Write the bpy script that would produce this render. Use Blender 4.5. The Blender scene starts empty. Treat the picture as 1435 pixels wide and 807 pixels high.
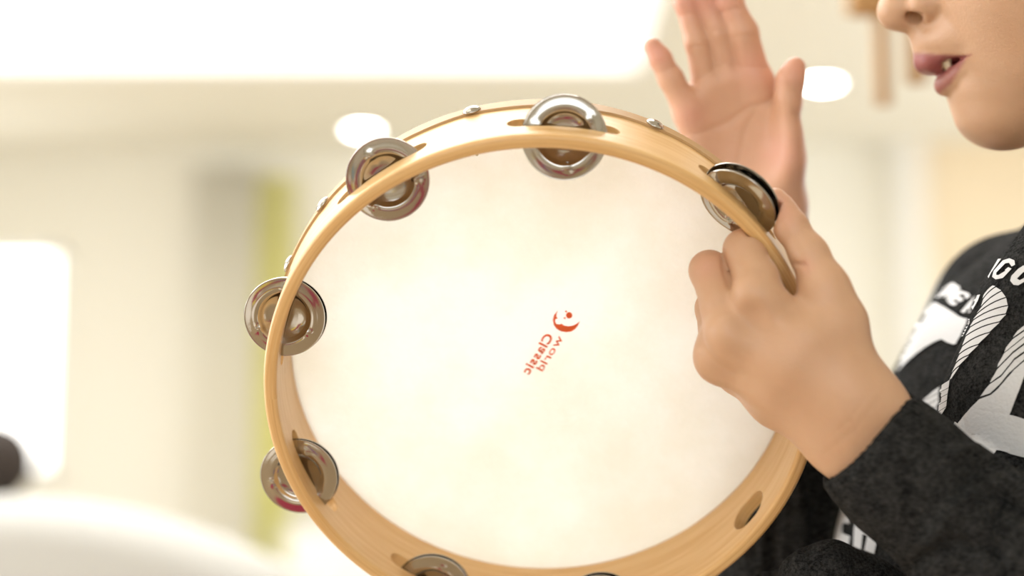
import bpy, bmesh, math, random
import numpy as np
from mathutils import Vector, Matrix
from mathutils.bvhtree import BVHTree
from mathutils.geometry import tessellate_polygon

C = bpy.context.scene.collection
F = 2400.0                       # focal length in pixels of the 1435 x 807 frame
CX, CY = 717.5, 403.5
PITCH = math.radians(8.0)
CAMZ = 0.80
cp, sp = math.cos(PITCH), math.sin(PITCH)
rng = np.random.default_rng(7)

# ------------------------------------------------------------------ frames
def W(v):
    """camera-aligned coordinates (x right, y away, z up) -> world"""
    v = np.asarray(v, dtype=np.float64)
    x, y, z = v[..., 0], v[..., 1], v[..., 2]
    return np.stack([x, y * cp - z * sp, y * sp + z * cp + CAMZ], -1)

def IW(v):
    v = np.asarray(v, dtype=np.float64)
    x, y, z = v[..., 0], v[..., 1], v[..., 2] - CAMZ
    return np.stack([x, y * cp + z * sp, -y * sp + z * cp], -1)

def P(px, py, d):
    return np.array([(px - CX) / F * d, d, -(py - CY) / F * d])

def ray(px, py):
    q = np.array([(px - CX) / F, 1.0, -(py - CY) / F])
    return np.array([q[0], q[1] * cp - q[2] * sp, q[1] * sp + q[2] * cp])

def on_y(px, py, Y):
    r = ray(px, py)
    return np.array([0, 0, CAMZ]) + r * (Y / r[1])

def on_z(px, py, Z):
    r = ray(px, py)
    return np.array([0, 0, CAMZ]) + r * ((Z - CAMZ) / r[2])

# ------------------------------------------------------------------ objects
def tag(o, label=None, cat=None, group=None, kind=None):
    if label: o['label'] = label
    if cat: o['category'] = cat
    if group: o['group'] = group
    if kind: o['kind'] = kind
    return o

def empty(name, mat):
    o = bpy.data.objects.new(name, None)
    C.objects.link(o)
    o.matrix_world = mat
    o.empty_display_size = 0.05
    return o

ROOTM = {}
def link(name, me, mats, parent=None, smooth=True, angle=None):
    o = bpy.data.objects.new(name, me)
    C.objects.link(o)
    for m in (mats if isinstance(mats, (list, tuple)) else [mats]):
        me.materials.append(m)
    if parent is not None:
        o.parent = parent
    if smooth:
        me.polygons.foreach_set('use_smooth', [True] * len(me.polygons))
        if angle:
            try:
                me.set_sharp_from_angle(angle=math.radians(angle))
            except Exception:
                pass
    return o

def mesh_from(name, verts, faces):
    me = bpy.data.meshes.new(name)
    me.from_pydata([tuple(map(float, v)) for v in verts], [], [tuple(map(int, f)) for f in faces])
    me.update()
    return me

def np_mesh(name, V, Q):
    me = bpy.data.meshes.new(name)
    V = np.ascontiguousarray(V, dtype=np.float32); Q = np.ascontiguousarray(Q, dtype=np.int32)
    n, m, k = len(V), len(Q), Q.shape[1]
    me.vertices.add(n); me.vertices.foreach_set('co', V.ravel())
    me.loops.add(m * k); me.loops.foreach_set('vertex_index', Q.ravel())
    me.polygons.add(m)
    me.polygons.foreach_set('loop_start', np.arange(0, m * k, k, dtype=np.int32))
    try:
        me.polygons.foreach_set('loop_total', np.full(m, k, dtype=np.int32))
    except Exception:
        pass
    me.update(calc_edges=True); me.validate()
    return me

def bm_mesh(name, bm):
    me = bpy.data.meshes.new(name)
    bmesh.ops.recalc_face_normals(bm, faces=bm.faces)
    bm.to_mesh(me); bm.free()
    return me

def box_bm(lo, hi, bev=0.0, seg=2, bm=None):
    bm2 = bmesh.new()
    r = bmesh.ops.create_cube(bm2, size=1.0)
    lo, hi = np.array(lo, float), np.array(hi, float)
    for v in bm2.verts:
        v.co = Vector([(lo[i] + hi[i]) / 2 + v.co[i] * (hi[i] - lo[i]) for i in range(3)])
    if bev > 0:
        bmesh.ops.bevel(bm2, geom=bm2.edges[:], offset=bev, segments=seg, profile=0.5, affect='EDGES')
    if bm is None:
        return bm2
    me = bpy.data.meshes.new('t'); bm2.to_mesh(me); bm2.free(); bm.from_mesh(me); bpy.data.meshes.remove(me)
    return bm

def box(name, lo, hi, mat, parent=None, bev=0.0, seg=2, off=None):
    bm = box_bm(lo, hi, bev, seg)
    if off is not None:
        bmesh.ops.translate(bm, verts=bm.verts, vec=Vector(off))
    return link(name, bm_mesh(name, bm), mat, parent, smooth=bev > 0, angle=40 if bev > 0 else None)

def lathe(profile, n=64, closed=False):
    """profile: list of (r, z) -> verts, faces, about Z"""
    V, Fc = [], []
    rows = []
    for (r, z) in profile:
        if r < 1e-7:
            rows.append([len(V)]); V.append((0, 0, z))
        else:
            rows.append(list(range(len(V), len(V) + n)))
            for i in range(n):
                a = 2 * math.pi * i / n
                V.append((r * math.cos(a), r * math.sin(a), z))
    m = len(rows)
    for k in range(m if closed else m - 1):
        A, B = rows[k], rows[(k + 1) % m]
        for i in range(n):
            j = (i + 1) % n
            if len(A) == 1 and len(B) == 1: continue
            if len(A) == 1: Fc.append((A[0], B[i], B[j]))
            elif len(B) == 1: Fc.append((A[i], B[0], A[j]))
            else: Fc.append((A[i], B[i], B[j], A[j]))
    return V, Fc

def fix_normals(me):
    bm = bmesh.new(); bm.from_mesh(me)
    bmesh.ops.recalc_face_normals(bm, faces=bm.faces)
    bm.to_mesh(me); bm.free()
    return me

def apply_bool(base_me, cutters, op='DIFFERENCE', solver='EXACT'):
    tmp = []
    o = bpy.data.objects.new('tmp_base', base_me); C.objects.link(o); tmp.append(o)
    for c in cutters:
        co = bpy.data.objects.new('tmp_cut', c); C.objects.link(co); tmp.append(co)
        m = o.modifiers.new('b', 'BOOLEAN'); m.object = co; m.operation = op
        try: m.solver = solver
        except Exception: m.solver = 'EXACT'
    bpy.context.view_layer.update()
    dg = bpy.context.evaluated_depsgraph_get()
    me = bpy.data.meshes.new_from_object(o.evaluated_get(dg))
    for t in tmp:
        bpy.data.objects.remove(t)
    return me

# ------------------------------------------------------------------ materials
def new_mat(name):
    m = bpy.data.materials.new(name); m.use_nodes = True
    nt = m.node_tree
    b = nt.nodes['Principled BSDF']
    return m, nt, b

def nd(nt, t, **kw):
    n = nt.nodes.new(t)
    for k, v in kw.items():
        if k in n.inputs: n.inputs[k].default_value = v
        else: setattr(n, k, v)
    return n

def col(c): return (c[0], c[1], c[2], 1.0)

def plain(name, c, rough=0.6, metal=0.0, bump=0.0, bscale=60.0, vary=0.0, vscale=8.0, spec=0.5):
    m, nt, b = new_mat(name)
    b.inputs['Roughness'].default_value = rough
    b.inputs['Metallic'].default_value = metal
    b.inputs['Specular IOR Level'].default_value = spec
    tc = nd(nt, 'ShaderNodeTexCoord')
    if vary > 0:
        nz = nd(nt, 'ShaderNodeTexNoise', Scale=vscale, Detail=4.0)
        nt.links.new(tc.outputs['Object'], nz.inputs['Vector'])
        mx = nd(nt, 'ShaderNodeMix', data_type='RGBA')
        mx.inputs[6].default_value = col([x * (1 - vary) for x in c])
        mx.inputs[7].default_value = col([min(1, x * (1 + vary)) for x in c])
        nt.links.new(nz.outputs['Fac'], mx.inputs[0])
        nt.links.new(mx.outputs[2], b.inputs['Base Color'])
    else:
        b.inputs['Base Color'].default_value = col(c)
    if bump > 0:
        nz2 = nd(nt, 'ShaderNodeTexNoise', Scale=bscale, Detail=5.0)
        nt.links.new(tc.outputs['Object'], nz2.inputs['Vector'])
        bp = nd(nt, 'ShaderNodeBump', Strength=bump, Distance=0.002)
        nt.links.new(nz2.outputs['Fac'], bp.inputs['Height'])
        nt.links.new(bp.outputs['Normal'], b.inputs['Normal'])
    return m

def emit(name, c, s):
    m, nt, b = new_mat(name)
    b.inputs['Base Color'].default_value = col((0.8, 0.8, 0.8))
    b.inputs['Emission Color'].default_value = col(c)
    b.inputs['Emission Strength'].default_value = s
    return m

def wood_rim():
    m, nt, b = new_mat('birch_ply')
    tc = nd(nt, 'ShaderNodeTexCoord')
    sx = nd(nt, 'ShaderNodeSeparateXYZ')
    nt.links.new(tc.outputs['Object'], sx.inputs[0])
    at = nd(nt, 'ShaderNodeMath', operation='ARCTAN2')
    nt.links.new(sx.outputs['Y'], at.inputs[0]); nt.links.new(sx.outputs['X'], at.inputs[1])
    # radius
    ln = nd(nt, 'ShaderNodeVectorMath', operation='LENGTH')
    cxy = nd(nt, 'ShaderNodeCombineXYZ')
    nt.links.new(sx.outputs['X'], cxy.inputs[0]); nt.links.new(sx.outputs['Y'], cxy.inputs[1])
    nt.links.new(cxy.outputs[0], ln.inputs[0])
    # grain coordinates: long along the circumference, fine across
    gc = nd(nt, 'ShaderNodeCombineXYZ')
    a1 = nd(nt, 'ShaderNodeMath', operation='MULTIPLY'); a1.inputs[1].default_value = 1.3
    nt.links.new(at.outputs[0], a1.inputs[0])
    z1 = nd(nt, 'ShaderNodeMath', operation='MULTIPLY'); z1.inputs[1].default_value = 160.0
    nt.links.new(sx.outputs['Z'], z1.inputs[0])
    r1 = nd(nt, 'ShaderNodeMath', operation='MULTIPLY'); r1.inputs[1].default_value = 420.0
    nt.links.new(ln.outputs['Value'], r1.inputs[0])
    nt.links.new(a1.outputs[0], gc.inputs[0]); nt.links.new(z1.outputs[0], gc.inputs[1]); nt.links.new(r1.outputs[0], gc.inputs[2])
    nz = nd(nt, 'ShaderNodeTexNoise', Scale=2.2, Detail=6.0, Roughness=0.6, Distortion=0.3)
    nt.links.new(gc.outputs[0], nz.inputs['Vector'])
    # ply layers by radius
    ml = nd(nt, 'ShaderNodeMath', operation='MULTIPLY'); ml.inputs[1].default_value = 2 * math.pi / 0.0025
    nt.links.new(ln.outputs['Value'], ml.inputs[0])
    sn = nd(nt, 'ShaderNodeMath', operation='SINE'); nt.links.new(ml.outputs[0], sn.inputs[0])
    ramp = nd(nt, 'ShaderNodeValToRGB')
    ramp.color_ramp.elements[0].position = 0.3; ramp.color_ramp.elements[0].color = (0.65, 0.37, 0.13, 1)
    ramp.color_ramp.elements[1].position = 0.68; ramp.color_ramp.elements[1].color = (0.77, 0.51, 0.235, 1)
    nt.links.new(nz.outputs['Fac'], ramp.inputs[0])
    mx = nd(nt, 'ShaderNodeMix', data_type='RGBA', blend_type='MULTIPLY')
    mr = nd(nt, 'ShaderNodeMapRange'); mr.inputs[1].default_value = 0.2; mr.inputs[2].default_value = 0.9
    mr.inputs[3].default_value = 0.0; mr.inputs[4].default_value = 0.30
    nt.links.new(sn.outputs[0], mr.inputs[0])
    # layers show only where cut through (between faces)
    nt.links.new(mr.outputs[0], mx.inputs[0])
    nt.links.new(ramp.outputs[0], mx.inputs[6]); mx.inputs[7].default_value = (0.74, 0.62, 0.48, 1)
    nt.links.new(mx.outputs[2], b.inputs['Base Color'])
    b.inputs['Roughness'].default_value = 0.42
    b.inputs['Coat Weight'].default_value = 0.25
    b.inputs['Coat Roughness'].default_value = 0.25
    bp = nd(nt, 'ShaderNodeBump', Strength=0.08, Distance=0.0006)
    nt.links.new(nz.outputs['Fac'], bp.inputs['Height']); nt.links.new(bp.outputs[0], b.inputs['Normal'])
    return m

def parchment():
    m, nt, b = new_mat('goat_skin')
    tc = nd(nt, 'ShaderNodeTexCoord')
    nz = nd(nt, 'ShaderNodeTexNoise', Scale=14.0, Detail=6.0, Roughness=0.65)
    nt.links.new(tc.outputs['Object'], nz.inputs['Vector'])
    ramp = nd(nt, 'ShaderNodeValToRGB')
    ramp.color_ramp.elements[0].position = 0.35; ramp.color_ramp.elements[0].color = (0.905, 0.89, 0.835, 1)
    ramp.color_ramp.elements[1].position = 0.6; ramp.color_ramp.elements[1].color = (0.965, 0.96, 0.94, 1)
    nt.links.new(nz.outputs['Fac'], ramp.inputs[0])
    # small specks in the hide
    vo = nd(nt, 'ShaderNodeTexVoronoi', Scale=38.0, Randomness=1.0)
    nt.links.new(tc.outputs['Object'], vo.inputs['Vector'])
    lt = nd(nt, 'ShaderNodeMath', operation='LESS_THAN'); lt.inputs[1].default_value = 0.030
    nt.links.new(vo.outputs['Distance'], lt.inputs[0])
    wn = nd(nt, 'ShaderNodeSeparateColor'); nt.links.new(vo.outputs['Color'], wn.inputs[0])
    gt = nd(nt, 'ShaderNodeMath', operation='GREATER_THAN'); gt.inputs[1].default_value = 0.72
    nt.links.new(wn.outputs[0], gt.inputs[0])
    mu = nd(nt, 'ShaderNodeMath', operation='MULTIPLY')
    nt.links.new(lt.outputs[0], mu.inputs[0]); nt.links.new(gt.outputs[0], mu.inputs[1])
    mx = nd(nt, 'ShaderNodeMix', data_type='RGBA')
    nt.links.new(mu.outputs[0], mx.inputs[0]); nt.links.new(ramp.outputs[0], mx.inputs[6]); mx.inputs[7].default_value = (0.42, 0.36, 0.22, 1)
    nt.links.new(mx.outputs[2], b.inputs['Base Color'])
    b.inputs['Roughness'].default_value = 0.6
    nz2 = nd(nt, 'ShaderNodeTexNoise', Scale=330.0, Detail=4.0, Roughness=0.6)
    nz3 = nd(nt, 'ShaderNodeTexNoise', Scale=60.0, Detail=3.0)
    nt.links.new(tc.outputs['Object'], nz2.inputs['Vector']); nt.links.new(tc.outputs['Object'], nz3.inputs['Vector'])
    ad = nd(nt, 'ShaderNodeMath', operation='ADD'); nt.links.new(nz2.outputs['Fac'], ad.inputs[0]); nt.links.new(nz3.outputs['Fac'], ad.inputs[1])
    bp = nd(nt, 'ShaderNodeBump', Strength=0.8, Distance=0.0012)
    nt.links.new(ad.outputs[0], bp.inputs['Height']); nt.links.new(bp.outputs[0], b.inputs['Normal'])
    tr = nd(nt, 'ShaderNodeBsdfTranslucent'); tr.inputs[0].default_value = (0.975, 0.972, 0.955, 1)
    nt.links.new(mx.outputs[2], tr.inputs[0])
    ms = nd(nt, 'ShaderNodeMixShader'); ms.inputs[0].default_value = 0.54
    nt.links.new(b.outputs[0], ms.inputs[1]); nt.links.new(tr.outputs[0], ms.inputs[2])
    nt.links.new(ms.outputs[0], nt.nodes['Material Output'].inputs[0])
    return m

def skin_mat():
    m, nt, b = new_mat('skin')
    tc = nd(nt, 'ShaderNodeTexCoord')
    at = nd(nt, 'ShaderNodeAttribute', attribute_name='tone')   # r lips, g flush, b mouth / teeth
    se = nd(nt, 'ShaderNodeSeparateColor'); nt.links.new(at.outputs['Color'], se.inputs[0])
    nz = nd(nt, 'ShaderNodeTexNoise', Scale=45.0, Detail=4.0)
    nt.links.new(tc.outputs['Object'], nz.inputs['Vector'])
    m0 = nd(nt, 'ShaderNodeMix', data_type='RGBA')
    m0.inputs[6].default_value = (0.52, 0.30, 0.175, 1); m0.inputs[7].default_value = (0.61, 0.375, 0.235, 1)
    nt.links.new(nz.outputs['Fac'], m0.inputs[0])
    m1 = nd(nt, 'ShaderNodeMix', data_type='RGBA'); m1.inputs[7].default_value = (0.63, 0.30, 0.215, 1)
    nt.links.new(se.outputs[1], m1.inputs[0]); nt.links.new(m0.outputs[2], m1.inputs[6])
    m2 = nd(nt, 'ShaderNodeMix', data_type='RGBA'); m2.inputs[7].default_value = (0.30, 0.085, 0.076, 1)
    nt.links.new(se.outputs[0], m2.inputs[0]); nt.links.new(m1.outputs[2], m2.inputs[6])
    m3 = nd(nt, 'ShaderNodeMix', data_type='RGBA'); m3.inputs[7].default_value = (0.66, 0.56, 0.40, 1)
    nt.links.new(se.outputs[2], m3.inputs[0]); nt.links.new(m2.outputs[2], m3.inputs[6])
    nt.links.new(m3.outputs[2], b.inputs['Base Color'])
    b.inputs['Roughness'].default_value = 0.44
    b.inputs['Subsurface Weight'].default_value = 0.15
    b.inputs['Subsurface Radius'].default_value = (1.0, 0.4, 0.22)
    b.inputs['Subsurface Scale'].default_value = 0.005
    n2 = nd(nt, 'ShaderNodeTexNoise', Scale=700.0, Detail=3.0)
    nt.links.new(tc.outputs['Object'], n2.inputs['Vector'])
    bp = nd(nt, 'ShaderNodeBump', Strength=0.3, Distance=0.0005)
    nt.links.new(n2.outputs['Fac'], bp.inputs['Height']); nt.links.new(bp.outputs[0], b.inputs['Normal'])
    return m

def knit():
    m, nt, b = new_mat('charcoal_jersey')
    tc = nd(nt, 'ShaderNodeTexCoord')
    nz = nd(nt, 'ShaderNodeTexNoise', Scale=700.0, Detail=4.0, Roughness=0.8)
    n2 = nd(nt, 'ShaderNodeTexNoise', Scale=160.0, Detail=4.0, Roughness=0.7)
    nt.links.new(tc.outputs['Object'], nz.inputs['Vector']); nt.links.new(tc.outputs['Object'], n2.inputs['Vector'])
    ad = nd(nt, 'ShaderNodeMath', operation='ADD'); hf = nd(nt, 'ShaderNodeMath', operation='MULTIPLY_ADD'); hf.inputs[1].default_value = 0.45; hf.inputs[2].default_value = 0.28
    nt.links.new(n2.outputs['Fac'], hf.inputs[0])
    nt.links.new(nz.outputs['Fac'], ad.inputs[0]); nt.links.new(hf.outputs[0], ad.inputs[1])
    ramp = nd(nt, 'ShaderNodeValToRGB')
    mr = nd(nt, 'ShaderNodeMapRange'); mr.inputs[1].default_value = 0.86; mr.inputs[2].default_value = 1.2
    nt.links.new(ad.outputs[0], mr.inputs[0])
    ramp.color_ramp.elements[0].color = (0.005, 0.005, 0.0052, 1)
    ramp.color_ramp.elements[1].color = (0.044, 0.044, 0.043, 1)
    nt.links.new(mr.outputs[0], ramp.inputs[0])
    nt.links.new(ramp.outputs[0], b.inputs['Base Color'])
    b.inputs['Roughness'].default_value = 0.95
    b.inputs['Specular IOR Level'].default_value = 0.03
    bp = nd(nt, 'ShaderNodeBump', Strength=0.5, Distance=0.0006)
    nt.links.new(ad.outputs[0], bp.inputs['Height']); nt.links.new(bp.outputs[0], b.inputs['Normal'])
    return m

def floor_mat():
    m, nt, b = new_mat('floor_boards')
    tc = nd(nt, 'ShaderNodeTexCoord')
    br = nd(nt, 'ShaderNodeTexBrick', Scale=1.0)
    br.inputs['Color1'].default_value = (0.48, 0.39, 0.27, 1); br.inputs['Color2'].default_value = (0.43, 0.34, 0.23, 1)
    br.inputs['Mortar'].default_value = (0.2, 0.12, 0.06, 1); br.inputs['Mortar Size'].default_value = 0.002
    br.inputs['Brick Width'].default_value = 1.2; br.inputs['Row Height'].default_value = 0.12
    nt.links.new(tc.outputs['Object'], br.inputs['Vector'])
    nt.links.new(br.outputs['Color'], b.inputs['Base Color'])
    b.inputs['Roughness'].default_value = 0.45
    return m

def metal_mat():
    m, nt, b = new_mat('nickel')
    b.inputs['Metallic'].default_value = 1.0
    b.inputs['Roughness'].default_value = 0.10
    b.inputs['Base Color'].default_value = (0.44, 0.41, 0.37, 1)
    tc = nd(nt, 'ShaderNodeTexCoord')
    nz = nd(nt, 'ShaderNodeTexNoise', Scale=90.0, Detail=2.0)
    nt.links.new(tc.outputs['Object'], nz.inputs['Vector'])
    bp = nd(nt, 'ShaderNodeBump', Strength=0.03, Distance=0.001)
    nt.links.new(nz.outputs['Fac'], bp.inputs['Height']); nt.links.new(bp.outputs[0], b.inputs['Normal'])
    return m

M_wood = wood_rim(); M_skinhead = parchment(); M_metal = metal_mat()
M_hide = plain('hide_edge', (0.46, 0.275, 0.115), 0.5, vary=0.12, vscale=25)
M_red = plain('stamp_ink', (0.80, 0.12, 0.025), 0.6, vary=0.25, vscale=500)
M_body = skin_mat(); M_knit = knit()
M_print = plain('white_print', (0.60, 0.60, 0.61), 0.7, bump=0.2, bscale=600)
M_wall = plain('cream_paint', (0.83, 0.812, 0.735), 0.85, vary=0.02, vscale=2)
M_ceil = plain('ceiling_paint', (0.87, 0.86, 0.79), 0.9)
M_floor = floor_mat()

# ------------------------------------------------------------------ signed distance modelling
def sdf_cone(a, b, ra, rb):
    a = np.asarray(a, np.float64); b = np.asarray(b, np.float64)
    ba = b - a; l2 = float(ba @ ba); rr = ra - rb
    a2 = max(l2 - rr * rr, 1e-12); il2 = 1.0 / l2
    R = max(ra, rb)
    def f(p):
        pa = p - a
        y = pa @ ba
        z = y - l2
        pl = pa * l2 - y[:, None] * ba
        x2 = np.einsum('ij,ij->i', pl, pl)
        y2 = y * y * l2; z2 = z * z * l2
        k = np.sign(rr) * rr * rr * x2
        d = (np.sqrt(x2 * a2 * il2) + y * rr) * il2 - ra
        c1 = np.sign(z) * a2 * z2 > k
        c2 = np.sign(y) * a2 * y2 < k
        d = np.where(c2, np.sqrt(x2 + y2) * il2 - ra, d)
        d = np.where(c1, np.sqrt(x2 + z2) * il2 - rb, d)
        return d
    return f

def sdf_ball(c, r):
    c = np.asarray(c, np.float64)
    return lambda p: np.linalg.norm(p - c, axis=1) - r

def sdf_ell(c, rad, rot=None):
    c = np.asarray(c, np.float64); rad = np.asarray(rad, np.float64)
    def f(p):
        q = p - c
        if rot is not None: q = q @ rot
        k0 = np.linalg.norm(q / rad, axis=1)
        k1 = np.linalg.norm(q / (rad * rad), axis=1)
        return k0 * (k0 - 1.0) / np.maximum(k1, 1e-9)
    return f

def smin(a, b, k):
    if k <= 0: return np.minimum(a, b)
    h = np.maximum(k - np.abs(a - b), 0.0) / k
    return np.minimum(a, b) - h * h * k * 0.25

def smax(a, b, k): return -smin(-a, -b, k)

def chain(pts):
    """pts: list of (xyz, r) -> list of cones"""
    return [sdf_cone(pts[i][0], pts[i + 1][0], pts[i][1], pts[i + 1][1]) for i in range(len(pts) - 1)]

def union(fs, k):
    def f(p):
        d = fs[0](p)
        for g in fs[1:]: d = smin(d, g(p), k)
        return d
    return f

def surface(f, lo, hi, h, newton=2):
    lo = np.asarray(lo, float); hi = np.asarray(hi, float)
    B = 8
    nb = np.maximum(np.ceil((hi - lo) / (h * B)).astype(int), 1)
    f0, b0, b1 = f, lo + 2.3 * h, lo + nb * B * h - 2.3 * h
    def f(p):                      # closed at the edge of the block
        return np.maximum(f0(p), np.maximum(b0 - p, p - b1).max(1))
    n = nb * B + 1
    # coarse test at block centres
    ci = np.stack(np.meshgrid(*[np.arange(k) for k in nb], indexing='ij'), -1).reshape(-1, 3)
    cc = lo + (ci + 0.5) * B * h
    dc = f(cc)
    keep = ci[np.abs(dc) < B * h * 0.87 * 1.6]
    val = np.full(n, np.nan, np.float32)
    need = np.zeros(n, bool)
    for (i, j, k) in keep * B:
        need[i:i + B + 1, j:j + B + 1, k:k + B + 1] = True
    idx = np.argwhere(need)
    out = np.empty(len(idx), np.float32)
    for s in range(0, len(idx), 200000):
        out[s:s + 200000] = f(lo + idx[s:s + 200000] * h)
    val[need] = out
    sg = val < 0
    ok = need
    nx, ny, nz = n
    c = np.zeros((nx - 1, ny - 1, nz - 1), np.int8); okc = np.ones_like(c, bool)
    for a in (0, 1):
        for b in (0, 1):
            for d in (0, 1):
                sl = (slice(a, nx - 1 + a), slice(b, ny - 1 + b), slice(d, nz - 1 + d))
                c += sg[sl]; okc &= ok[sl]
    act = okc & (c > 0) & (c < 8)
    cells = np.argwhere(act)
    vid = np.full(c.shape, -1, np.int64); vid[act] = np.arange(len(cells))
    acc = np.zeros((len(cells), 3)); cnt = np.zeros(len(cells))
    corners = [(0, 0, 0), (1, 0, 0), (0, 1, 0), (1, 1, 0), (0, 0, 1), (1, 0, 1), (0, 1, 1), (1, 1, 1)]
    edges = [(a, b) for a in range(8) for b in range(a + 1, 8) if sum(x != y for x, y in zip(corners[a], corners[b])) == 1]
    for a, b in edges:
        A = cells + corners[a]; Bc = cells + corners[b]
        va = val[A[:, 0], A[:, 1], A[:, 2]].astype(float); vb = val[Bc[:, 0], Bc[:, 1], Bc[:, 2]].astype(float)
        cr = (va < 0) != (vb < 0)
        t = np.where(cr, va / np.where(cr, va - vb, 1), 0)
        pt = A + (np.array(corners[b]) - np.array(corners[a])) * t[:, None]
        acc[cr] += pt[cr]; cnt[cr] += 1
    V = lo + acc / cnt[:, None] * h
    quads = []
    for ax in range(3):
        u, v = [(1, 2), (2, 0), (0, 1)][ax]
        s0 = [slice(None)] * 3; s1 = [slice(None)] * 3
        s0[ax] = slice(0, -1); s1[ax] = slice(1, None)
        A = sg[tuple(s0)]; Bq = sg[tuple(s1)]
        okk = ok[tuple(s0)] & ok[tuple(s1)]
        E = np.argwhere((A != Bq) & okk)
        E = E[(E[:, u] > 0) & (E[:, v] > 0) & (E[:, u] < n[u] - 1) & (E[:, v] < n[v] - 1)]
        fl = A[E[:, 0], E[:, 1], E[:, 2]]
        du = np.zeros(3, int); du[u] = 1
        dv = np.zeros(3, int); dv[v] = 1
        q = np.stack([vid[tuple((E - du - dv).T)], vid[tuple((E - dv).T)], vid[tuple(E.T)], vid[tuple((E - du).T)]], 1)
        good = (q >= 0).all(1)
        q = q[good]; fl = fl[good]
        q[~fl] = q[~fl][:, ::-1]
        quads.append(q)
    Q = np.concatenate(quads)
    for _ in range(newton):
        e = h * 0.3
        g = np.stack([f(V + e * d) - f(V - e * d) for d in np.eye(3)], 1) / (2 * e)
        fv = f(V)
        st = -fv[:, None] * g / np.maximum((g * g).sum(1), 0.2)[:, None]
        ln = np.linalg.norm(st, axis=1); st *= np.minimum(1, h * 0.5 / np.maximum(ln, 1e-12))[:, None]
        V = V + st
    return V, Q

def vnormals(V, Q):
    n = np.cross(V[Q[:, 2]] - V[Q[:, 0]], V[Q[:, 3]] - V[Q[:, 1]])
    N = np.zeros_like(V)
    for k in range(4): np.add.at(N, Q[:, k], n)
    return N / np.maximum(np.linalg.norm(N, axis=1), 1e-12)[:, None]

def to_px(V):
    return np.stack([CX + F * V[:, 0] / V[:, 1], CY - F * V[:, 2] / V[:, 1]], 1)

def seg_dist(p, poly):
    d = np.full(len(p), 1e9)
    poly = np.asarray(poly, float)
    for a, b in zip(poly[:-1], poly[1:]):
        ab = b - a
        t = np.clip(((p - a) @ ab) / (ab @ ab), 0, 1)
        d = np.minimum(d, np.linalg.norm(p - a - t[:, None] * ab, axis=1))
    return d

def crease(V, Q, lines):
    """press shallow skin folds into the side of the surface turned to the viewer: (polyline, width, depth in m)"""
    N = vnormals(V, Q)
    px = to_px(V)
    face = np.clip(-(N * V).sum(1) / np.linalg.norm(V, axis=1) * 1.5, 0, 1)
    off = np.zeros(len(V))
    for poly, w, dep in lines:
        off += dep * np.exp(-(seg_dist(px, poly) / w) ** 2) * face
    return V - N * off[:, None]

# ------------------------------------------------------------------ tambourine
TC = np.array([0.013311, 0.779713, -0.050918])
TN = np.array([-0.025716, -0.911554, -0.410375]); TN /= np.linalg.norm(TN)
TU = np.array([0.999602, -0.0282, 0.0]); TU -= TN * (TU @ TN); TU /= np.linalg.norm(TU)
TV = np.cross(TN, TU)
TR, TT, TH = 0.127, 0.0062, 0.0455
def tam(theta, d, r):
    """point on the drum (camera-aligned): angle in degrees, depth behind the open rim, radius"""
    t = math.radians(theta)
    return TC - TN * d + (TU * math.cos(t) + TV * math.sin(t)) * r

def basis(o, x, y, z):
    m = Matrix.Identity(4)
    X, Y, Z, O = [W(o + q) - W(o) for q in (x, y, z)] + [W(o)]
    for i in range(3):
        m[i][0], m[i][1], m[i][2], m[i][3] = X[i], Y[i], Z[i], O[i]
    return m

tam_root = tag(empty('tambourine', basis(TC, TU, TV, TN)),
               'round wooden tambourine with white skin head and silver jingles, gripped by the boy', 'tambourine')

# local space of the drum: z = 0 at the open rim, skin at z = -TH
def rim_profile():
    rb, n = 0.0024, 5
    ro, ri = TR, TR - TT
    pr = []
    for cx, cz, a0 in ((ro - rb, -rb, 0), (ri + rb * 0.7, -rb * 0.7, 90)):
        rr = rb if a0 == 0 else rb * 0.7
        for k in range(n + 1):
            a = math.radians(a0 + 90 * k / n)
            pr.append((cx + rr * math.cos(a), cz + rr * math.sin(a)))
    for k in range(1, 9):
        pr.append((ri, -rb - (TH - rb) * k / 9))
    pr.append((ri, -TH)); pr.append((ro, -TH))
    for k in range(1, 9):
        pr.append((ro, -TH + (TH - rb) * k / 9))
    return pr
V, Fc = lathe(rim_profile(), 256, closed=True)
rim_me = fix_normals(mesh_from('wooden_rim', V, Fc))
SLOTS = [5, 45.8, 85.4, 124.2, 164.5, 203.7, 243.4, 284.0, 325.2]
SLOT_D, SLOT_HALF, SLOT_W = 0.0175, math.radians(11.2), 0.0050
cut = bmesh.new()
for s in SLOTS:
    t0 = math.radians(s)
    ring = []
    hw, half = (0.0086, 0.0116) if s == 325.2 else (SLOT_W, SLOT_HALF * TR)     # the odd one is a finger hole
    L = half - hw
    for k in range(28):
        a = 2 * math.pi * k / 28
        ring.append(((L if math.cos(a) > 0 else -L) + hw * math.cos(a), hw * math.sin(a)))
    lay = []
    for r in (TR - 0.014, TR + 0.008):
        row = []
        for (l, z) in ring:
            th = t0 + l / TR
            row.append(cut.verts.new((r * math.cos(th), r * math.sin(th), z - SLOT_D)))
        lay.append(row)
    for i in range(28):
        j = (i + 1) % 28
        cut.faces.new((lay[0][i], lay[0][j], lay[1][j], lay[1][i]))
    cut.faces.new(lay[0][::-1]); cut.faces.new(lay[1])
rim_me = apply_bool(rim_me, [bm_mesh('cut', cut)])
rim_me.materials.clear()
link('wooden_rim', rim_me, M_wood, tam_root, angle=38)

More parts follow.
